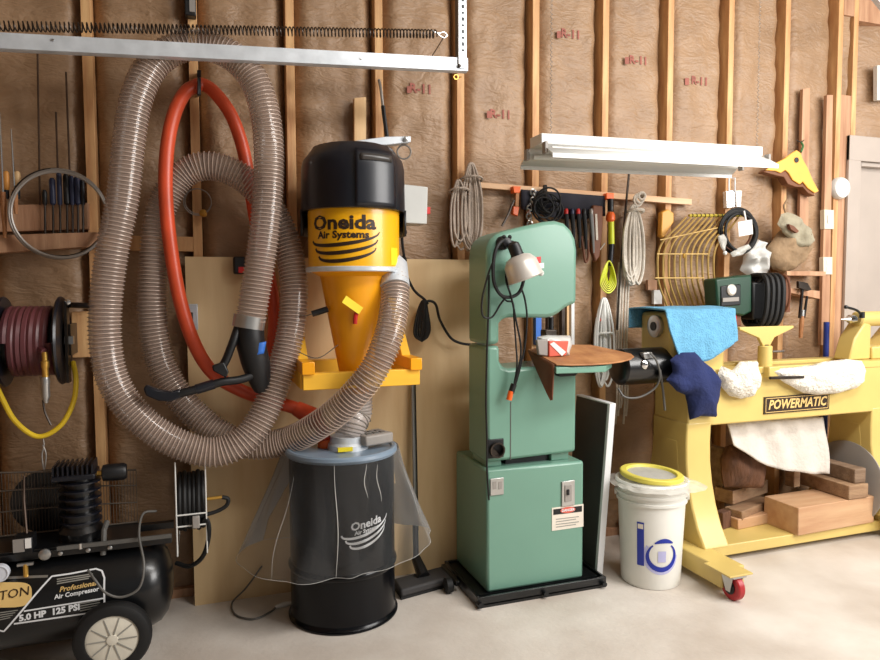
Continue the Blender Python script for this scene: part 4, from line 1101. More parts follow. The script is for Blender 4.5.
B().grid(4, 10, lambda u, v: f1(-.016+.032*u, -hgt/2+hgt*v)).build('blue_band', 'bucket_blue', bbody)
f1b = lambda x, y: f1(x, y)+bv*.001
B().grid(4, 2, lambda u, v: f1b(-.0125+.025*u, hgt/2-.03+.022*v)).build('band_badge', 'label_white', bbody)
f2 = bmap(662, 556)
sw = [(.052*math.cos(t), .058*math.sin(t)) for t in [PI*(.62)-i*PI*1.72/40*-1 for i in range(41)]]
sw = [(.064*math.cos(PI*.72+i*PI*1.55/40), .062*math.sin(PI*.72+i*PI*1.55/40)) for i in range(41)]
strip(sw, [.006+.016*math.sin(PI*i/40) for i in range(41)], f2).build('blue_swirl', 'bucket_blue', bbody, recalc=False)
sw = [(-.034+.085*i/20, .058+.012*math.sin(PI*i/20)) for i in range(21)]
strip(sw, [.018*math.sin(PI*(i+1)/22)+.003 for i in range(21)], f2).build('blue_swirl', 'bucket_blue', bbody, recalc=False)
sw = [(.076*math.cos(PI*.8+i*PI*1.2/30)-.002, .078*math.sin(PI*.8+i*PI*1.2/30)-.002) for i in range(31)]
f2b = lambda x, y: f2(x, y)-bv*.0008
strip(sw, .012, f2b).build('lilac_swirl', 'bucket_lilac', bbody, recalc=False)
B().grid(6, 6, lambda u, v: f2(-.018+.036*u, -.028+.05*v)).build('print_patch', 'bucket_lilac', bbody)
# yellow tin + bag on the lid
tn = thing('round_cover', 'yellow rimmed round cover lying on top of the white bucket', 'cover', (BX-.0, BY, zl_+.014))
tc_ = Vector((BX+.005, BY+.01, zl_+.014))
B().lathe(tc_, (.05, -.05, 1), [(0, .12), (.0, .138), (.006, .143), (.020, .143), (.024, .138), (.024, .115), (.014, .11)], 48, cap=False).build('rim', 'pale_lemon', tn)
B().lathe(tc_, (.05, -.05, 1), [(.008, .112), (.014, .112), (.013, .01)], 48).build('clear_top', 'lid_bag', tn)
pb = thing('poly_film', 'crumpled clear film sticking out from under the yellow lid', 'plastic film', (BX, BY, zl_+.008))
def film(u, v):
    a = 2*PI*u; r = .09+.10*v+.045*v*max(0, noise.noise(Vector((math.cos(a)*2.1+3, math.sin(a)*2.1, 2))))+.05*v*max(0, math.sin(a+.2))**6
    return Vector((BX, BY, zl_+.013-.02*v**3+.014*v*noise.noise(Vector((math.cos(a)*5, math.sin(a)*5, v*3)))))+(bv*math.cos(a)+bs_*math.sin(a))*r
B().grid(64, 6, film).build('film', 'lid_bag', pb, angle=60)

# ================================================================== LATHE
LY0, LY1 = -.46, -.20
lat = thing('wood_lathe', 'yellow wood lathe on cast legs with a lower shelf', 'lathe', (2.8, -.35, 0))
lx0, lx1 = 2.205, 4.05
zbt, ztp = .678, .955
B().box((lx0, LY0, zbt), (lx1, LY1, ztp-.03)).build('bed_beam', 'lathe_yellow', lat, bevel=.008)
B().box((lx0+.02, LY0-.004, ztp-.035), (lx1, LY0+.075, ztp)).build('bed_way', 'lathe_yellow', lat, bevel=.004)
B().box((lx0+.02, LY1-.075, ztp-.035), (lx1, LY1+.004, ztp)).build('bed_way', 'lathe_yellow', lat, bevel=.004)
def leg(x0, x1, f0, f1):
    fr_ = [(-.462, .70), (-.458, .60), (-.462, .50), (-.478, .40), (-.506, .30), (-.545, .21), (-.59, .14), (-.60, .12)]
    bk_ = [(-.05, .12), (-.06, .14), (-.105, .21), (-.145, .30), (-.17, .40), (-.19, .50), (-.198, .60), (-.198, .70)]
    poly = [(x0, a, b) for a, b in fr_+bk_]
    B().prism(poly, (x1-x0, 0, 0)).build('leg', 'lathe_yellow', lat, bevel=.008)
    B().prism([(x0+.02, -.39, .60), (x0+.02, -.41, .42), (x0+.02, -.47, .24), (x0+.02, -.19, .24), (x0+.02, -.25, .42), (x0+.02, -.27, .60)], (-.021, 0, 0)).build('leg_recess', 'lathe_yellow', lat, bevel=.004)
    B().box((f0, -.80, .035), (f1, -.02, .125)).build('foot', 'lathe_yellow', lat, bevel=.006)
leg(2.20, 2.345, 2.12, 2.245); leg(3.42, 3.56, 3.45, 3.58)
B().box((2.09, -.88, .118), (2.215, -.72, .126)).build('caster_plate', 'lathe_yellow', lat, bevel=.002)
wcx = Vector((2.15, -.835, .057))
B().lathe(wcx+Vector((.018, 0, 0)), (-1, 0, 0), [(0, .03), (.0, .052), (.006, .057), (.03, .057), (.036, .052), (.036, .03)], 28).build('caster_wheel', 'red_wheel', lat)
B().lathe(wcx+Vector((.023, 0, 0)), (-1, 0, 0), [(0, .0), (0, .03), (.046, .03), (.046, .0)], 24, cap=False).build('wheel_hub', 'black_plastic', lat)
for s_ in (-.026, .026):
    B().prism([(wcx.x+s_, wcx.y-.012, .04), (wcx.x+s_, wcx.y+.012, .04), (wcx.x+s_, wcx.y+.045, .115), (wcx.x+s_, wcx.y-.03, .115)], (.003 if s_ > 0 else -.003, 0, 0)).build('caster_fork', 'steel', lat)
B().box((wcx.x-.035, wcx.y-.04, .108), (wcx.x+.035, wcx.y+.05, .118)).build('caster_top', 'steel', lat)
# lower shelf
shz = .085
B().box((2.28, -.50, .03), (3.50, -.06, shz)).build('lower_shelf', 'lathe_yellow', lat, bevel=.005)
# name plate
npx = [(763.5, 399), (828.5, 392.5), (829.5, 406), (764, 415)]
x0_, x1_ = W(764, 405, LY0-.004).x, W(829, 400, LY0-.004).x
zc_ = (W(764, 407, LY0-.004).z+W(829, 399.5, LY0-.004).z)/2
npl = B().box((x0_, LY0-.006, zc_-.043), (x1_, LY0, zc_+.043)).build('name_plate', 'black_print', lat)
bw = .003
for (a, b_) in (((x0_+.008, zc_-.037), (x1_-.008, zc_-.037+bw)), ((x0_+.008, zc_+.037-bw), (x1_-.008, zc_+.037)), ((x0_+.008, zc_-.037), (x0_+.008+bw, zc_+.037)), ((x1_-.008-bw, zc_-.037), (x1_-.008, zc_+.037))):
    B().box((a[0], LY0-.0075, a[1]), (b_[0], LY0-.006, b_[1])).build('plate_border', 'gold_label', npl)
lettering('POWERMATIC', .066, flat_map(((x0_+x1_)/2, LY0-.0078, zc_), (1, 0, 0), (0, 0, 1)), 'gold_label', npl, bold=.03, sx=.90, shear=.22)
# headstock
hx0_, hx1_ = 2.12, 2.44
B().box((hx0_, -.44, ztp-.02), (hx1_, -.19, 1.235)).build('headstock', 'lathe_yellow', lat, bevel=.02)
B().lathe((hx0_, -.33, 1.165), (-1, 0, 0), [(0, .05), (.01, .055), (.02, .055), (.024, .045), (.024, .03)], 28).build('spindle_cover', 'steel', lat)
B().cyl((hx0_-.01, -.33, 1.165), (hx0_-.028, -.33, 1.165), .022, 16).build('spindle_hole', 'black_plastic', lat)
B().cyl((hx1_, -.33, 1.14), (hx1_+.06, -.33, 1.14), .03, 18).build('spindle_nose', 'steel', lat)
# motor hanging behind the headstock end
ma, mb = W(616, 363, -.36), W(674, 368, -.36)
mr = .088
mo = B().lathe((ma.x, -.36, (ma.z+mb.z)/2), (1, 0, 0), [(0, .03), (.003, .07), (.012, .082), (.02, mr), (mb.x-ma.x, mr)], 32).build('motor', 'black_paint', lat)
q = W(645.5, 364.5, -.45); B().lathe((q.x, -.44, q.z), (0, -1, 0), [(0, .024), (.012, .022), (.02, .012), (.022, .006)], 18).build('motor_cap', 'chrome', mo)
B().slab([(643, 353), (652, 352), (655, 358), (645, 359)], -.45, .03).build('motor_terminal', 'steel', mo, bevel=.003)
B().tube(spline(WP([(650, 353, -.46), (656, 360, -.47), (660, 375, -.46), (655, 388, -.44), (640, 397, -.42), (625, 397, -.40), (618, 388, -.38)]), 7), .005, 7).build('motor_cable', 'conduit_grey', lat)
B().tube(spline(WP([(660, 370, -.46), (663, 390, -.44), (665, 410, -.42)]), 6), .006, 7).build('motor_cable', 'conduit_grey', lat)
B().box((2.06, -.36, ztp-.02), (2.13, -.26, 1.05)).build('motor_mount', 'dark_steel', lat)
# tool rest
tp_ = W(766, 345, -.44)
tr0, tr1 = W(739, 330, -.44), W(793, 327.5, -.44)
rz_ = (tr0.z+tr1.z)/2
B().prism([(tr0.x, -.445, rz_+.012), (tr1.x, -.445, rz_+.012), (tr1.x, -.445, rz_), (tp_.x+.05, -.445, rz_-.045), (tp_.x+.024, -.445, rz_-.085), (tp_.x-.024, -.445, rz_-.085), (tp_.x-.05, -.445, rz_-.045), (tr0.x, -.445, rz_)], (0, .02, 0)).build('tool_rest', 'lathe_yellow', lat, bevel=.003)
B().cyl((tp_.x, -.435, rz_-.08), (tp_.x, -.435, ztp+.06), .016, 16).build('rest_post', 'dark_steel', lat)
B().lathe((tp_.x, -.435, ztp), (0, 0, 1), [(-.03, .036), (.10, .034), (.105, .028)], 22).build('rest_socket', 'lathe_yellow', lat)
B().box((tp_.x-.035, -.50, ztp-.055), (tp_.x+.035, -.22, ztp+.004)).build('rest_base', 'lathe_yellow', lat, bevel=.006)
B().cyl(W(770, 378, -.52), W(803, 377, -.52), .008, 10).build('lock_lever', 'dark_steel', lat)
B().cyl((tp_.x+.02, -.46, ztp+.075), (tp_.x+.085, -.47, ztp+.075), .006, 8).build('lock_handle', 'dark_steel', lat)
# tailstock
tq = W(860, 319, -.36)
tsx = tq.x
B().lathe((tsx-.13, -.35, tq.z), (1, 0, 0), [(0, .002), (.06, .016), (.065, .024), (.13, .024)], 18).build('live_center', 'chrome', lat)
B().lathe((tsx-.02, -.35, tq.z), (1, 0, 0), [(0, .034), (.01, .042), (.34, .042), (.35, .034)], 22).build('quill_housing', 'lathe_yellow', lat)
B().prism([(tsx+.0, -.39, tq.z-.02), (tsx+.05, -.39, tq.z-.03), (tsx+.05, -.39, ztp), (tsx-.11, -.39, ztp), (tsx-.07, -.39, ztp+.12)], (0, .10, 0)).build('tailstock_web', 'lathe_yellow', lat, bevel=.008)
B().prism([(tsx+.28, -.40, tq.z-.02), (tsx+.32, -.40, tq.z-.02), (tsx+.36, -.40, ztp), (tsx+.05, -.40, ztp), (tsx+.05, -.40, ztp+.07), (tsx+.14, -.40, ztp+.07), (tsx+.25, -.40, ztp+.17)], (0, .12, 0)).build('tailstock_body', 'lathe_yellow', lat, bevel=.008)
B().tube(spline(WP([(861, 314, -.40), (856, 310, -.42), (846, 307, -.44)]), 5), .007, 8).build('quill_lever', 'black_plastic', lat)
B().ball(W(846, 307, -.44), .011, 8).build('lever_knob', 'black_plastic', lat)
B().cyl(W(862, 318, -.40), W(862, 312, -.40), .014, 12).build('lever_boss', 'black_plastic', lat)

# cloths on the lathe
tw = B()
def towel(u, v):
    # u along the lathe, v over the top from back to front
    x = hx0_-.06+(hx1_+.03-hx0_+.06)*u
    L = v*.62
    fall = .25*(1-.38*max(0, (u-.55)/.45)**1.2) if u > .55 else .25
    zt_ = 1.25
    if v < .30: y, z = -.178, zt_-.10+.10*v/.30
    elif v < .62: t = (v-.30)/.32; y, z = -.178-.284*t, zt_+.006*math.sin(t*PI)
    else:
        t = (v-.62)/.38; y, z = -.462-.022*t, zt_-fall*t
    w = .010*noise.noise(Vector((x*9, v*4, 2)))+.006*math.sin(x*55+v*3)*max(0, v-.6)*2
    if u < .2 and v > .62: t = (v-.62)/.38; z = zt_-.05*t-(fall-.05)*t*min(1, u/.2)**.8
    return Vector((x, y-abs(w) if v > .6 else y, z+(w*.5 if v <= .62 else 0)))
tw.grid(30, 40, towel)
solo(tw, 'blue_towel', 'towel', 'light blue towel draped over the lathe headstock', 'towel', thick=.008, angle=70)
nv_ = B().puff([(672, 372), (671, 360), (680, 352.5), (694, 352), (703, 360), (712, 368), (718, 380), (718, 396), (715, 405), (716, 417), (700, 416), (690, 420), (688, 405), (686, 395), (676, 391), (666, 380)], -.487, .05, .02, amp=.03, fs=11, rings=12, power=.4)
solo(nv_, 'navy_cloth', 'navy', 'crumpled navy blue cloth hanging over the front of the lathe bed', 'cloth', angle=70)
f1_ = B().puff([(718, 374), (722, 366), (730, 372), (740, 362), (748, 361), (757, 361), (759, 375), (759, 388), (752, 396), (742, 399), (730, 396), (722, 388)], -.487, .045, .02, amp=.02, fs=18, rings=10)
solo(f1_, 'white_fleece', 'fleece', 'small white fleece rag hanging between the towel and the tool rest', 'cloth', angle=70)
f2_ = B().puff([(770, 371), (778, 368), (796, 367), (812, 365), (828, 361), (846, 359), (862, 361), (866, 371), (864, 381), (856, 388), (838, 393), (818, 395), (803, 393), (790, 386), (780, 380)], -.487, .045, .02, amp=.016, fs=16, rings=10)
solo(f2_, 'white_fleece', 'fleece', 'long white fleece strip lying on the lathe bed above the name plate', 'cloth', angle=70)
cz_ = B()
def canv(u, v):
    px = 728+96*u; pt = W(px, 424-4*u, -.36).z+.02
    bl = [445, 452, 461, 466, 469, 471, 472, 474, 473]
    i = u*8; k = min(7, int(i)); pb_ = W(px-3*(1-u), bl[k]+(bl[k+1]-bl[k])*(i-k), -.40).z
    x = W(px, 440, -.38).x
    z = pt+(pb_-pt)*v
    return Vector((x, -.37-.05*v+.014*noise.noise(Vector((x*9, z*5, 4)))+.010*math.sin(x*38+z*7), z))
cz_.grid(30, 18, canv)
solo(cz_, 'canvas_cloth', 'canvas', 'grey white cloth hanging under the lathe bed behind the name plate', 'cloth', thick=.006, angle=70)

# wood on the lower shelf
def block(name, lab, mat, px, py, ang_, w, d, h, z=shz, pitch=0.0):
    o = G(px, py, z); ex = Vector((math.cos(ang_)*math.cos(pitch), math.sin(ang_)*math.cos(pitch), math.sin(pitch))); ey = Vector((-math.sin(ang_), math.cos(ang_), 0)); ez = ex.cross(ey)
    c = o+ex*w/2+ey*d/2+ez*h/2
    return solo(B().obox(c, ex, ey, ez, (w, d, h)), name, mat, lab, 'wood', bevel=.004)
block('timber_block', 'large pinkish sawn timber block on the lathe shelf', 'log_pink', 798, 536, 0.03, .55, .22, .145)
def beam(lab, mat, x0, x1, y0, y1, z0, z1, skew=0.0):
    bb = B().prism([(x0, y0, z0), (x1, y0, z0), (x1, y0, z1), (x0, y0, z1)], (skew, y1-y0, 0))
    return solo(bb, 'timber_beam', mat, lab, 'wood', bevel=.004)
q = W(851, 501, -.50); q2 = W(866, 500, -.50)
beam('brown square beam lying across the pink block under the grey beam', 'log_brown', q.x-.04, q2.x-.01, -.52, -.12, .232, .232+.075)
q = W(862, 480, -.47); beam('dark grey beam lying uppermost across the pile', 'log_grey', q.x-.09, q.x-.01, -.50, -.10, .308, .385)
block('timber_offcut', 'brown split plank on the shelf behind the leg', 'log_brown', 742, 521, .32, .34, .10, .05, z=.13)
block('timber_offcut', 'rough brown plank topmost of the low stack near the leg', 'log_brown', 733, 505, .30, .36, .11, .075, z=.19)
block('timber_offcut', 'pale plank at the bottom of the stack on the lathe shelf', 'log_pink', 738, 530, .10, .26, .10, .055)
block('timber_offcut', 'small dark offcut standing on the shelf against the leg', 'log_dark', 723, 530, 0.25, .07, .05, .09)
block('timber_offcut', 'small brown offcut wedged under the hanging canvas', 'log_brown', 794, 488, .1, .05, .06, .11, z=.24)
lg = B().puff([(724, 487), (722, 460), (728, 446), (742, 441), (756, 448), (764, 466), (762, 488)], -.30, .07, .07, amp=.03, fs=10, rings=8)
solo(lg, 'log_chunk', 'log_dark', 'rough dark chunk of log standing behind the planks', 'wood', angle=50)
block('timber_offcut', 'split wedge of tan wood leaning on the dark log', 'log_brown', 752, 488, .6, .05, .06, .16, z=.27, pitch=.0)
block('timber_offcut', 'grey upright slat beside the dark log chunk', 'log_grey', 722, 492, .1, .035, .10, .24, z=.24)
solo(B().lathe((3.405, -.33, .09+.17), (-1, 0, .08), [(0, .225), (.004, .23), (.010, .23), (.013, .22)], 44), 'grey_disc', 'grey_plastic', 'flat grey disc leaning against the far lathe leg behind the beams', 'disc')
# blue pipe behind the lathe
solo(B().cyl(W(826.5, 322, -.09), W(824, 462, -.11), .016, 12), 'blue_pipe', 'blue_pipe', 'blue pipe standing upright behind the lathe bed', 'pipe')

# ================================================================== SHOP LIGHT
FYL = -.50
fa, fb = W(541, 138.5, FYL), W(762, 151.5, FYL)
fx = thing('shop_light', 'white fluorescent shop light fixture hanging in front of the studs', 'light fixture', ((fa.x+fb.x)/2, FYL, fa.z-.1))
dd = (fb-fa); ln = dd.length; ex = dd.normalized(); ey = Vector((0, 1, 0)); ez = ex.cross(ey)
cm = (fa+fb)/2
B().obox(cm+ey*.05, ex, ey, ez, (ln, .11, .045)).build('channel', 'white_enamel', fx, bevel=.003)
def wing(s_, name):
    a0 = fa-ez*.022+ey*(.05+s_*.055); b0 = fb-ez*.022+ey*(.05+s_*.055)
    a1 = fa-ez*.080+ey*(.05+s_*.15); b1 = fb-ez*.080+ey*(.05+s_*.15)
    b = B(); b.add([a0, b0, b1, a1], [(0, 1, 2, 3)]); b.build(name, 'white_enamel', fx, thick=.003)
    lip = B().bar(a1-ez*.008, b1-ez*.008, .004, .018, ez); lip.build('reflector_lip', 'white_enamel', fx)
wing(-1, 'reflector'); wing(1, 'reflector')
B().add([fa-ez*.022+ey*-.005, fb-ez*.022+ey*-.005, fb-ez*.022+ey*.105, fa-ez*.022+ey*.105], [(0, 1, 2, 3)]).build('tray', 'enamel_inside', fx, thick=.003)
for s_ in (-.035, .135):
    B().cyl(fa+ex*.03+ey*s_-ez*.05, fb-ex*.03+ey*s_-ez*.05, .013, 12).build('lamp_tube', 'white_enamel', fx)
for t in (0.0, 1.0):
    for s_ in (-.035, .135):
        p = fa.lerp(fb, t)+ey*s_-ez*.045
        B().obox(p, ex, ey, ez, (.014, .03, .05)).build('lamp_holder', 'grey_plastic', fx, bevel=.003)
def chain(px0, py0, lab):
    a = W(px0, py0, FYL+.05)
    return solo(B().tube(helix([Vector((a.x, a.y, a.z)), Vector((a.x, a.y, CEIL))], .004, .02, 6), .0013, 4), 'hanging_chain', 'grey_wire', lab, 'chain')
chain(757, 147, 'thin chain holding the end of the shop light above the silver bracket')
chain(551, 135, 'thin chain holding the end of the shop light above the rope hank')

# ================================================================== RAIL AND HANGING TOOLS
solo(B().slab([(478, 182), (692, 199), (692, 205), (478, 187.5)], -.024, .024), 'hanging_rail', 'rail_wood', 'pale wooden rail nailed across the studs for hanging tools', 'rail', bevel=.002)
def hank(name, lab, mat, cx, top, bot, half, n, r, y, group=None, tie=None, seed=1, curl=True):
    rnd = random.Random(seed)
    t = thing(name, lab, 'rope', W(cx, bot, y), group)
    for k in range(n):
        o = rnd.uniform(-.5, .5)*half; w = half*rnd.uniform(.25, .75); yb = bot-rnd.uniform(0, .16)*(bot-top); yy = y-rnd.uniform(0, .035)
        l = [(cx+o*.3, top, yy), (cx+o-w, top+(yb-top)*.35, yy), (cx+o-w*1.05, top+(yb-top)*.8, yy-.01), (cx+o, yb, yy-.012), (cx+o+w*1.05, top+(yb-top)*.8, yy-.006), (cx+o+w, top+(yb-top)*.35, yy)]
        B().tube(spline(WP(l), 6, True), r, 6, closed=True).build('strand', mat, t)
    ty = tie or top+(bot-top)*.16
    B().ring(W(cx, ty, y-.016), (0, 0.2, 1), half*.0045+.006, r*1.1, 18, 6).build('binding', mat, t)
    return t
hank('rope_hank', 'grey rope hanks tied to the rail end beside the band saw', 'rope_grey', 471, 163, 256, 11, 11, .0058, -.05, seed=3, tie=180)
t = hank('rope_hank', 'loose grey rope loop hanging from the same knot near the track hanger', 'rope_grey', 459, 180, 250, 9, 6, .0055, -.05, seed=5)
hank('rope_hank', 'thick white rope hank hanging on the wooden rail', 'rope', 634, 205, 286, 9.5, 13, .0075, -.05, seed=8, tie=212)
t = thing('rope_tail', 'curled white rope end over the rail above the white hank', 'rope', W(640, 206, -.05))
for k in range(3): B().ring(W(638+2*k, 200-2*k, -.06-.01*k), (.2*k-.2, 1, .1), .030-.006*k, .007, 22, 7).build('curl', 'rope', t)
# white cords hanging straight down
t = thing('hanging_rope', 'bunch of white cords hanging straight down below the white hank', 'rope', W(621, 420, -.04))
for k, x_ in enumerate((616, 618.5, 621, 624, 626.5)):
    B().tube(spline(WP([(x_+3, 262, -.04), (x_+1.5, 300, -.045), (x_, 345, -.045), (x_+1, 395, -.045), (x_-.5, 424-8*(k % 3), -.04)]), 6), .0055, 6).build('strand', 'rope', t)
# dark rod and cable near the white hank
solo(B().tube(WP([(629.5, 168, -.06), (625, 215, -.075), (619, 290, -.075), (617, 330, -.07)]), .006, 8), 'fishing_rod', 'dark_steel', 'thin dark rod hanging in front of the rail between ropes and tape', 'rod')
# folded white extension cord
t = hank('folded_cord', 'folded white cord bundle hanging below the yellow wire coil', 'white_enamel', 604, 298, 388, 7.5, 9, .0058, -.05, seed=12, tie=334)
t['category'] = 'cord'
B().tube(WP([(597, 316, -.05), (601, 321, -.07)]), .008, 8).build('plug', 'label_red', t)
# yellow wire coil
t = thing('yellow_wire_coil', 'small coil of yellow wire hanging under the lime handle', 'wire', W(608, 294, -.05))
for k in range(6):
    w_ = 2.2+1.15*k; yb_ = 283+2.0*k
    B().tube(spline(WP([(609, 261, -.045-.006*k), (609-w_*.7, 270, -.05-.006*k), (608.5-w_, yb_-8, -.052-.006*k), (608.5, yb_, -.055-.006*k), (608.5+w_*.9, yb_-8, -.052-.006*k), (609+w_*.6, 270, -.05-.006*k)]), 6, True), .0036, 6, closed=True).build('turn', 'lime', t)
# orange / lime tool
t = thing('lime_tool', 'tool with orange collar and lime green shaft hanging on the rail', 'tool', W(611, 264, -.05))
B().slab([(606.5, 193), (614, 193), (614, 199), (606.5, 199)], -.055, .04).build('orange_hook', 'orange', t, bevel=.003)
B().cyl(W(610.5, 199, -.06), W(610.5, 211, -.06), .016, 12).build('black_grip', 'black_plastic', t)
B().lathe(W(610.5, 218, -.06), (0, 0, 1), [(-.02, .016), (-.01, .024), (.012, .024), (.03, .016)], 14).build('orange_collar', 'orange', t)
B().cyl(W(611, 221, -.06), W(611.5, 244, -.06), .0155, 12).build('lime_shaft', 'lime', t)
B().cyl(W(611.5, 244, -.06), W(610, 266, -.055), .014, 12).build('lower_grip', 'blue_black', t)
# spring clamp
t = thing('spring_clamp', 'brown spring clamp with orange tips gripping the rail', 'clamp', W(517, 215, -.05))
B().slab([(513, 186), (521, 186.5), (520, 193), (514, 193)], -.055, .04).build('jaw_tip', 'orange', t, bevel=.003)
B().slab([(516, 193), (519.5, 193), (518.5, 209), (515, 209)], -.05, .02).build('arm', 'rust_leather', t, bevel=.002)
B().slab([(513.5, 206), (519.5, 207), (518, 216), (513, 214)], -.055, .03).build('handle_tip', 'orange', t, bevel=.003)
B().tube(WP([(514, 200, -.04), (508, 215, -.04), (502, 226, -.04)]), .006, 7).build('lower_arm', 'dark_steel', t)
# dark apron hung on the rail
solo(B().grid(20, 8, lambda u, v: W(521+84*u, 189.5+6.6*u+(19+7*math.sin(u*3.0))*v, -.03-.012*math.sin(u*24)*v-.006)), 'tool_apron', 'dark_cloth', 'dark cloth tool roll hanging along the wooden rail', 'tool roll', thick=.006, angle=70)
# black bungee / cable coil
t = thing('black_cable_coil', 'tangled black cable coil hanging on the rail above the saw', 'cable', W(547, 225, -.07))
rnd = random.Random(4)
for k in range(7):
    c = W(548+rnd.uniform(-5, 6), 205+rnd.uniform(-6, 8), -.07-.004*k)
    B().ring(c, (rnd.uniform(-.4, .4), 1, rnd.uniform(-.3, .3)), rnd.uniform(.045, .075), .0048, 26, 6).build('turn', 'black_rubber', t)
B().tube(WP([(545, 186, -.05), (545, 200, -.08)]), .012, 8).build('hook', 'black_plastic', t)
# steel chain
t = thing('steel_chain', 'bright steel chain hanging on the rail beside the black cable coil', 'chain', W(530, 225, -.055))
for k in range(9):
    B().ring(W(533-.6*k+1.5*math.sin(k), 192+4*k, -.055), ((k % 2), 1-(k % 2), .2), .014, .0042, 14, 6).build('link', 'steel', t)
# row of pliers / handles
for k, (x_, m_, lab) in enumerate(((566, 'red', 'red handled driver hanging first from the black cable coil'), (572, 'tool_blue', 'blue-black driver hanging between the red handles'), (578, 'red', 'red-tipped driver hanging next to the blue-black one'), (584, 'black_plastic', 'black driver hanging beside the red-tipped one'), (591, 'grey_wire', 'steel pliers hanging last in the row of drivers'))):
    t = thing('hand_tool', lab, 'tool', W(x_, 250, -.06), 'hand tools hanging beside the saw top')
    B().lathe(W(x_, 217, -.06), (0, 0, 1), [(0, .006), (.01, .011), (.03, .012), (.042, .008)], 10).build('cap', m_, t)
    B().tube(WP([(x_, 214, -.06), (x_+1.5, 232, -.06), (x_+1+k*.4, 250+3*math.sin(k*2), -.055)]), [.012, .010, .006], 8).build('grip', 'black_plastic' if k < 4 else 'steel', t)
solo(B().tube(spline(WP([(592, 257, -.03), (598, 252, -.035), (605, 243, -.04)]), 5), .0035, 6), 'bent_wire', 'rope', 'short pale bent wire on the wall beside the lime tool', 'wire')

t = thing('leather_holster', 'brown leather holster hanging at the end of the tool roll', 'holster', W(597, 262, -.05))
B().slab([(593, 205), (603, 206), (603, 228), (600, 256), (596, 262), (592, 250), (592, 225)], -.06, .03).build('pouch', 'dark_leather', t, bevel=.006)
B().bar(W(596, 214, -.064), W(597, 240, -.064), .004, .012).build('pale_strap', 'rope', t)
for x_, lab_ in ((568.5, 'black bungee strap hanging under the red handled driver'), (581.5, 'brown strap hanging under the black driver')):
    solo(B().tube(spline(WP([(x_, 236, -.045), (x_+2, 250, -.045), (x_+4, 262, -.04), (x_+7, 256, -.04), (x_+6, 240, -.04)]), 6), .007, 7), 'hanging_strap', 'black_rubber' if x_ < 575 else 'dark_leather', lab_, 'strap')
# things seen through the saw throat: strips hanging on the wall
for (x0q, x1q, y0q, y1q, m_, lab) in ((536, 541.5, 300, 345, 'bright_blue', 'blue strip hanging on the wall seen through the saw throat'), (562, 565, 290, 342, 'dark_steel', 'dark steel rule hanging on the wall behind the saw'), (567, 569, 290, 345, 'pale_wood', 'thin wooden lath hanging on the wall behind the saw'), (571.5, 574.5, 285, 348, 'panel_white', 'white strip hanging on the wall at the saw throat edge'), (548, 551, 300, 345, 'dark_steel', 'dark strip hanging on the wall behind the saw blade')):
    solo(B().slab([(x0q, y0q), (x1q, y0q), (x1q, y1q), (x0q, y1q)], -.03, .03), 'hanging_strip', m_, lab, 'strip')

# ================================================================== RIGHT PART OF THE WALL
wr = thing('wire_rack', 'rack of bent brass-coloured rods hanging on the wall above the towel', 'rack', W(695, 305, -.08))
for k in range(11):
    o = k*5.6
    l = [(686+o*.93, 217.5, -.05), (676+o*.97, 228, -.08), (664+o*1.0, 240, -.11), (658.5+o, 252, -.12), (657.5+o, 268, -.11), (659+o*1.0, 284, -.09), (667+o*.95, 306, -.05)]
    B().tube(spline(WP(l), 6), .0058, 6).build('rod', 'rust_yellow', wr)
for (a, b_) in (((657, 254, -.125), (708, 254, -.125)), ((655, 278, -.105), (704, 278, -.105)), ((660, 240, -.115), (726, 226, -.09))):
    B().cyl(W(*a), W(*b_), .004, 6).build('cross_rod', 'rust_yellow', wr)
B().cyl(W(689, 215.5, -.05), W(743, 215.5, -.05), .008, 8).build('top_bar', 'olive_bar', wr)
for k in range(12):
    q = W(692+4.2*k, 215.5, -.05); B().ring(q, (1, 0, 0), .009, .0022, 10, 5).build('wrap', 'black_plastic', wr)
B().ball(W(684, 256, -.13), .009, 8, (1, 1, 1.6)).build('joint', 'brass', wr)
t = thing('plastic_paddle', 'flat yellow plastic paddle on the stud at the end of the bent rods', 'paddle', W(667, 238, -.03))
B().slab([(662, 212), (668, 209), (674, 213), (674, 222), (668, 231), (664, 238), (661, 236)], -.04, .035).build('grip', 'saddle_yellow', t, bevel=.006)
q = thing('white_card', 'small white card on the wall above the headstock towel', 'card', W(657, 305, -.02))
B().slab([(654, 290), (662, 290), (662, 304), (654, 304)], -.025, .02).build('card', 'paper', q)
B().slab([(648, 280), (657, 280), (657, 290), (648, 290)], -.022, .02).build('block', 'stud_old', q)
# hose coil with paper tag
hcq = W(737, 232, -.10)
t = thing('black_hose_coil', 'coil of black hose with a white paper tag on the wall', 'hose', (hcq.x, -.1, hcq.z-.13))
for k in range(4):
    B().ring(hcq+Vector((.006*math.sin(k*2), -.010*k, .006*math.cos(k*3))), (.12*math.sin(k), 1, .1*math.cos(k)), .122-.006*k, .0075, 40, 8).build('turn', 'black_rubber', t)
B().ring(hcq+Vector((0, .01, .0)), (.1, 1, .1), .10, .006, 40, 8).build('turn', 'dark_leather', t)
B().slab([(738, 222), (752, 219.5), (753, 234), (739, 236.5)], -.155, .002).build('paper_tag', 'paper', t)
B().tube(WP([(746, 221, -.153), (744, 211, -.14)]), .005, 6).build('tag_tie', 'paper', t)
B().puff([(718, 236), (724, 234), (727, 244), (724, 252), (720, 246)], -.13, .015, .005, amp=.01, fs=30).build('bag_piece', 'lid_bag', t)
B().puff([(730, 253), (738, 248), (748, 244), (751, 248), (742, 255), (733, 257)], -.14, .015, .005, amp=.01, fs=30).build('bag_piece', 'lid_bag', t)
B().ball(W(725, 253, -.15), .012, 8).build('knob', 'white_enamel', t)
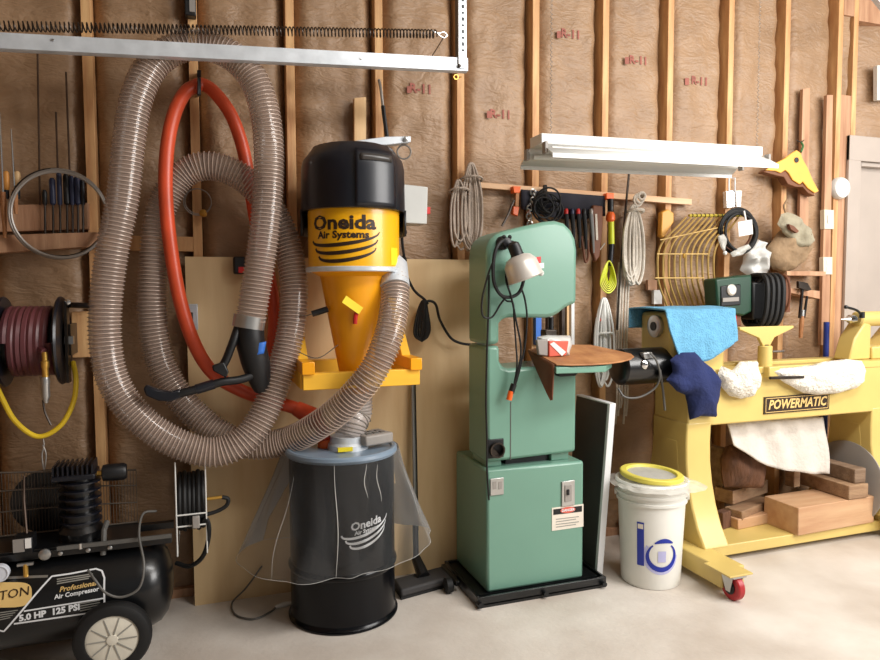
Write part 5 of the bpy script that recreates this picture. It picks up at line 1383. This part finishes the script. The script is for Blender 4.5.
t = thing('steel_bracket', 'bright steel wall bracket on the stud above the hose coil', 'bracket', W(734, 207, -.03))
B().slab([(726.5, 191), (735, 190), (735, 207), (727, 208)], -.03, .03).build('plate', 'chrome', t, bevel=.002)
B().slab([(736, 190.5), (742, 190.5), (741, 207), (736.5, 207)], -.025, .025).build('plate', 'shade_metal', t, bevel=.002)
B().tube(WP([(729, 192, -.035), (729, 178, -.03), (735, 178, -.03), (735, 192, -.035)]), .004, 6).build('loop', 'galv', t)
# plastic bag
solo(B().puff([(744, 256), (752, 246), (757, 239), (764, 242), (768, 252), (768, 276), (748, 276), (742, 270)], -.06, .05, .03, amp=.06, fs=22, rings=12), 'clear_bag', 'poly_bag', 'crumpled white plastic bag hanging above the green cable reel', 'bag', angle=60)
# green cord reel
gq = W(738, 300, -.20)
t = thing('cord_reel', 'green cord reel wound with black hose on the wall', 'cord reel', (W(745, 300, -.2).x, -.15, W(745, 328, -.2).z))
B().slab([(716, 279), (752, 274.5), (752, 312), (744, 316), (718, 312)], -.25, .10).build('case', 'green_box', t, bevel=.01)
B().slab([(721, 286), (741, 284), (741, 305), (721, 307)], -.256, .02).build('face_panel', 'black_plastic', t, bevel=.006)
B().lathe(W(732, 290, -.262), (0, -1, 0), [(-.01, .03), (0, .03), (.006, .022)], 16).build('dial', 'shade_metal', t)
B().slab([(723, 298), (739, 297), (739, 301), (723, 302)], -.262, .02).build('label', 'grey_plastic', t)
B().slab([(724, 310), (740, 309), (742, 326), (728, 326)], -.23, .08).build('base', 'dark_leather', t, bevel=.006)
B().slab([(729, 312), (737, 311.5), (737, 320), (729, 321)], -.235, .02).build('red_plug', 'red', t, bevel=.003)
B().slab([(753, 282), (771, 282), (771, 320), (753, 320)], -.25, .09).build('core', 'black_plastic', t, bevel=.01)
for k in range(4):
    x_ = 755+5.2*k
    a = W(x_, 275, -.22); b_ = W(x_, 326, -.22); h = (a.z-b_.z)/2; c = (a+b_)/2
    pts = [c+Vector((.014*math.cos(t_)*0+.012*math.sin(t_), -.085*abs(math.cos(t_))**.6*math.copysign(1, math.cos(t_)), h*math.copysign(abs(math.sin(t_))**.75, math.sin(t_)))) for t_ in [2*PI*i/32 for i in range(32)]]
    B().tube(pts, .013, 8, closed=True).build('hose_turn', 'black_rubber', t)
for k in range(3):
    x_ = 773.5+4.6*k
    a = W(x_, 275, -.14); b_ = W(x_, 312, -.14); h = (a.z-b_.z)/2; c = (a+b_)/2
    pts = [c+Vector((0, -.05*math.cos(t_), h*math.sin(t_))) for t_ in [2*PI*i/28 for i in range(28)]]
    B().tube(pts, .0065, 7, closed=True).build('cable_turn', 'dark_leather', t)
# wall shelf with a hammer-like clamp
t = thing('small_wall_shelf', 'small two-board wooden shelf on the wall beside the outlet', 'shelf', W(802, 300, -.05))
B().slab([(787, 271), (826, 271.5), (826, 276), (787, 275.5)], -.10, .10).build('board', 'stud_old', t, bevel=.002)
B().slab([(791, 288), (820, 291), (820, 299), (791, 293)], -.09, .09).build('board', 'stud_old', t, bevel=.002)
B().slab([(786, 276), (790, 276), (790, 312), (786, 312)], -.08, .02).build('upright', 'dark_leather', t)
t = thing('bar_clamp', 'dark bar clamp with a brown handle hanging from the small shelf', 'clamp', W(801, 340, -.11))
B().bar(W(803, 282, -.115), W(799.5, 318, -.115), .012, .012).build('bar', 'black_paint', t)
B().bar(W(807, 296, -.115), W(804, 318, -.115), .010, .010).build('bar', 'black_paint', t)
B().slab([(799, 281), (808, 283), (812, 290), (808, 291), (799, 288)], -.125, .02).build('jaw', 'dark_steel', t, bevel=.003)
B().tube(WP([(802, 315, -.115), (801.5, 324, -.115), (800.5, 338, -.115)]), [.012, .013, .010], 10).build('handle', 'rust_leather', t)
B().cyl(W(802.5, 310, -.115), W(802, 316, -.115), .013, 10).build('ferrule', 'steel', t)
# beige cap
t = thing('cloth_cap', 'crumpled beige cap hanging on the framing above the cord reel', 'cap', W(793, 272, -.07))
B().puff([(767, 248), (773, 240), (780, 230), (790, 232), (804, 240), (813, 245), (808, 256), (797, 268), (784, 273), (773, 269), (768, 260)], -.08, .06, .05, amp=.035, fs=14, rings=9).build('crown', 'cap_beige', t, angle=70)
B().puff([(778, 224), (782, 214), (789, 212), (795, 214), (800, 219), (806, 227), (813, 234), (814, 241), (808, 247), (800, 247), (791, 240), (782, 233)], -.13, .035, .02, amp=.03, fs=16, rings=9).build('brim', 'cap_green', t, angle=70)
B().slab([(789, 224), (794, 226), (799, 231), (797, 233), (791, 229)], -.185, .02).build('dark_vent', 'dark_leather', t)
B().tube(spline(WP([(786, 214, -.12), (784, 206, -.06), (787, 200, -.03)]), 5), .006, 7).build('strap', 'cap_beige', t)
B().slab([(806, 230), (812, 234), (811, 236), (806, 233)], -.16, .02).build('dark_vent', 'dark_leather', t)
# yellow saddle shaped guard
t = thing('yellow_guard', 'yellow saddle-shaped plastic guard hanging by a green string', 'guard', W(795, 195, -.06))
pl_ = [(766, 170), (775, 163.5), (785, 158.5), (792, 153), (797, 150), (801, 153), (803, 159), (808, 168), (813, 180), (819, 191), (815, 193), (808, 188), (803, 181.5), (800, 184.5), (793, 180), (789, 173), (785.5, 170), (781, 173), (776, 171), (770, 170.5)]
B().slab(pl_, -.085, .012).build('plate', 'saddle_yellow', t, bevel=.003)
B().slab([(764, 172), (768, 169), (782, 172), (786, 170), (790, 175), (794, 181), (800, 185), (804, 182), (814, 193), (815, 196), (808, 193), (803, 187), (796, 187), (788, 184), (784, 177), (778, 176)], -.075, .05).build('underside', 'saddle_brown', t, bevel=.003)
q = W(796.5, 160, -.087); B().lathe(q, (0, -1, 0), [(0, .015), (.003, .015), (.0035, .002)], 18).build('hole', 'black_plastic', t)
B().tube(spline(WP([(801, 152, -.08), (803, 146, -.06), (801, 142, -.04)]), 5), .006, 7).build('string', 'tag_green', t)
B().tube(spline(WP([(796, 140, -.03), (801, 142, -.045), (804, 140, -.03)]), 5), .003, 6).build('nail', 'dark_steel', t)
# detector, switch, outlet
q = W(838, 188.5, -.0)
t = thing('round_detector', 'white round detector disc mounted on the door-side stud', 'detector', (q.x, -.02, q.z-.07))
B().lathe((q.x, .0, q.z), (0, -1, 0), [(0, .066), (.02, .066), (.034, .058), (.036, .05)], 36).build('base', 'white_enamel', t)
B().lathe((q.x+.004, -.036, q.z), (0, -1, 0), [(-.002, .049), (.004, .046), (.006, .01)], 32).build('lens', 'disc_white', t)
t = thing('light_switch', 'ivory light switch plate on the stud below the round detector', 'switch', W(829, 229, -.0))
B().slab([(824.5, 209.5), (834, 210), (834, 229), (824.5, 229)], -.032, .032).build('plate', 'plate_ivory', t, bevel=.002)
B().slab([(828, 215), (830.5, 215), (830.5, 223), (828, 223)], -.038, .01).build('toggle', 'white_enamel', t, bevel=.001)
t = thing('wall_outlet', 'ivory outlet plate on the stud above the small shelf', 'outlet', W(828, 274, -.0))
B().slab([(823.5, 257), (832.5, 257), (832.5, 274.5), (823.5, 274.5)], -.032, .032).build('plate', 'plate_ivory', t, bevel=.002)
for y_ in (260, 267):
    B().slab([(826.5, y_), (829.5, y_), (829.5, y_+4), (826.5, y_+4)], -.034, .004).build('socket', 'label_white', t)
# conduit on the right edge and the steel rail in the top corner
solo(B().slab([(877.5, 65), (890, 66), (890, 100), (877.5, 100)], -.03, .03), 'wall_switch_box', 'white_enamel', 'white box on the wall above the door head', 'box', bevel=.003)
t = thing('steel_rail', 'blue-grey steel rail hanging from the ceiling above the door', 'rail', W(880, 8, -.4))
B().bar(W(868, -12, -.45), W(902, 30, -.45), .03, .03, (0, 1, 0)).build('rail', 'galv', t)
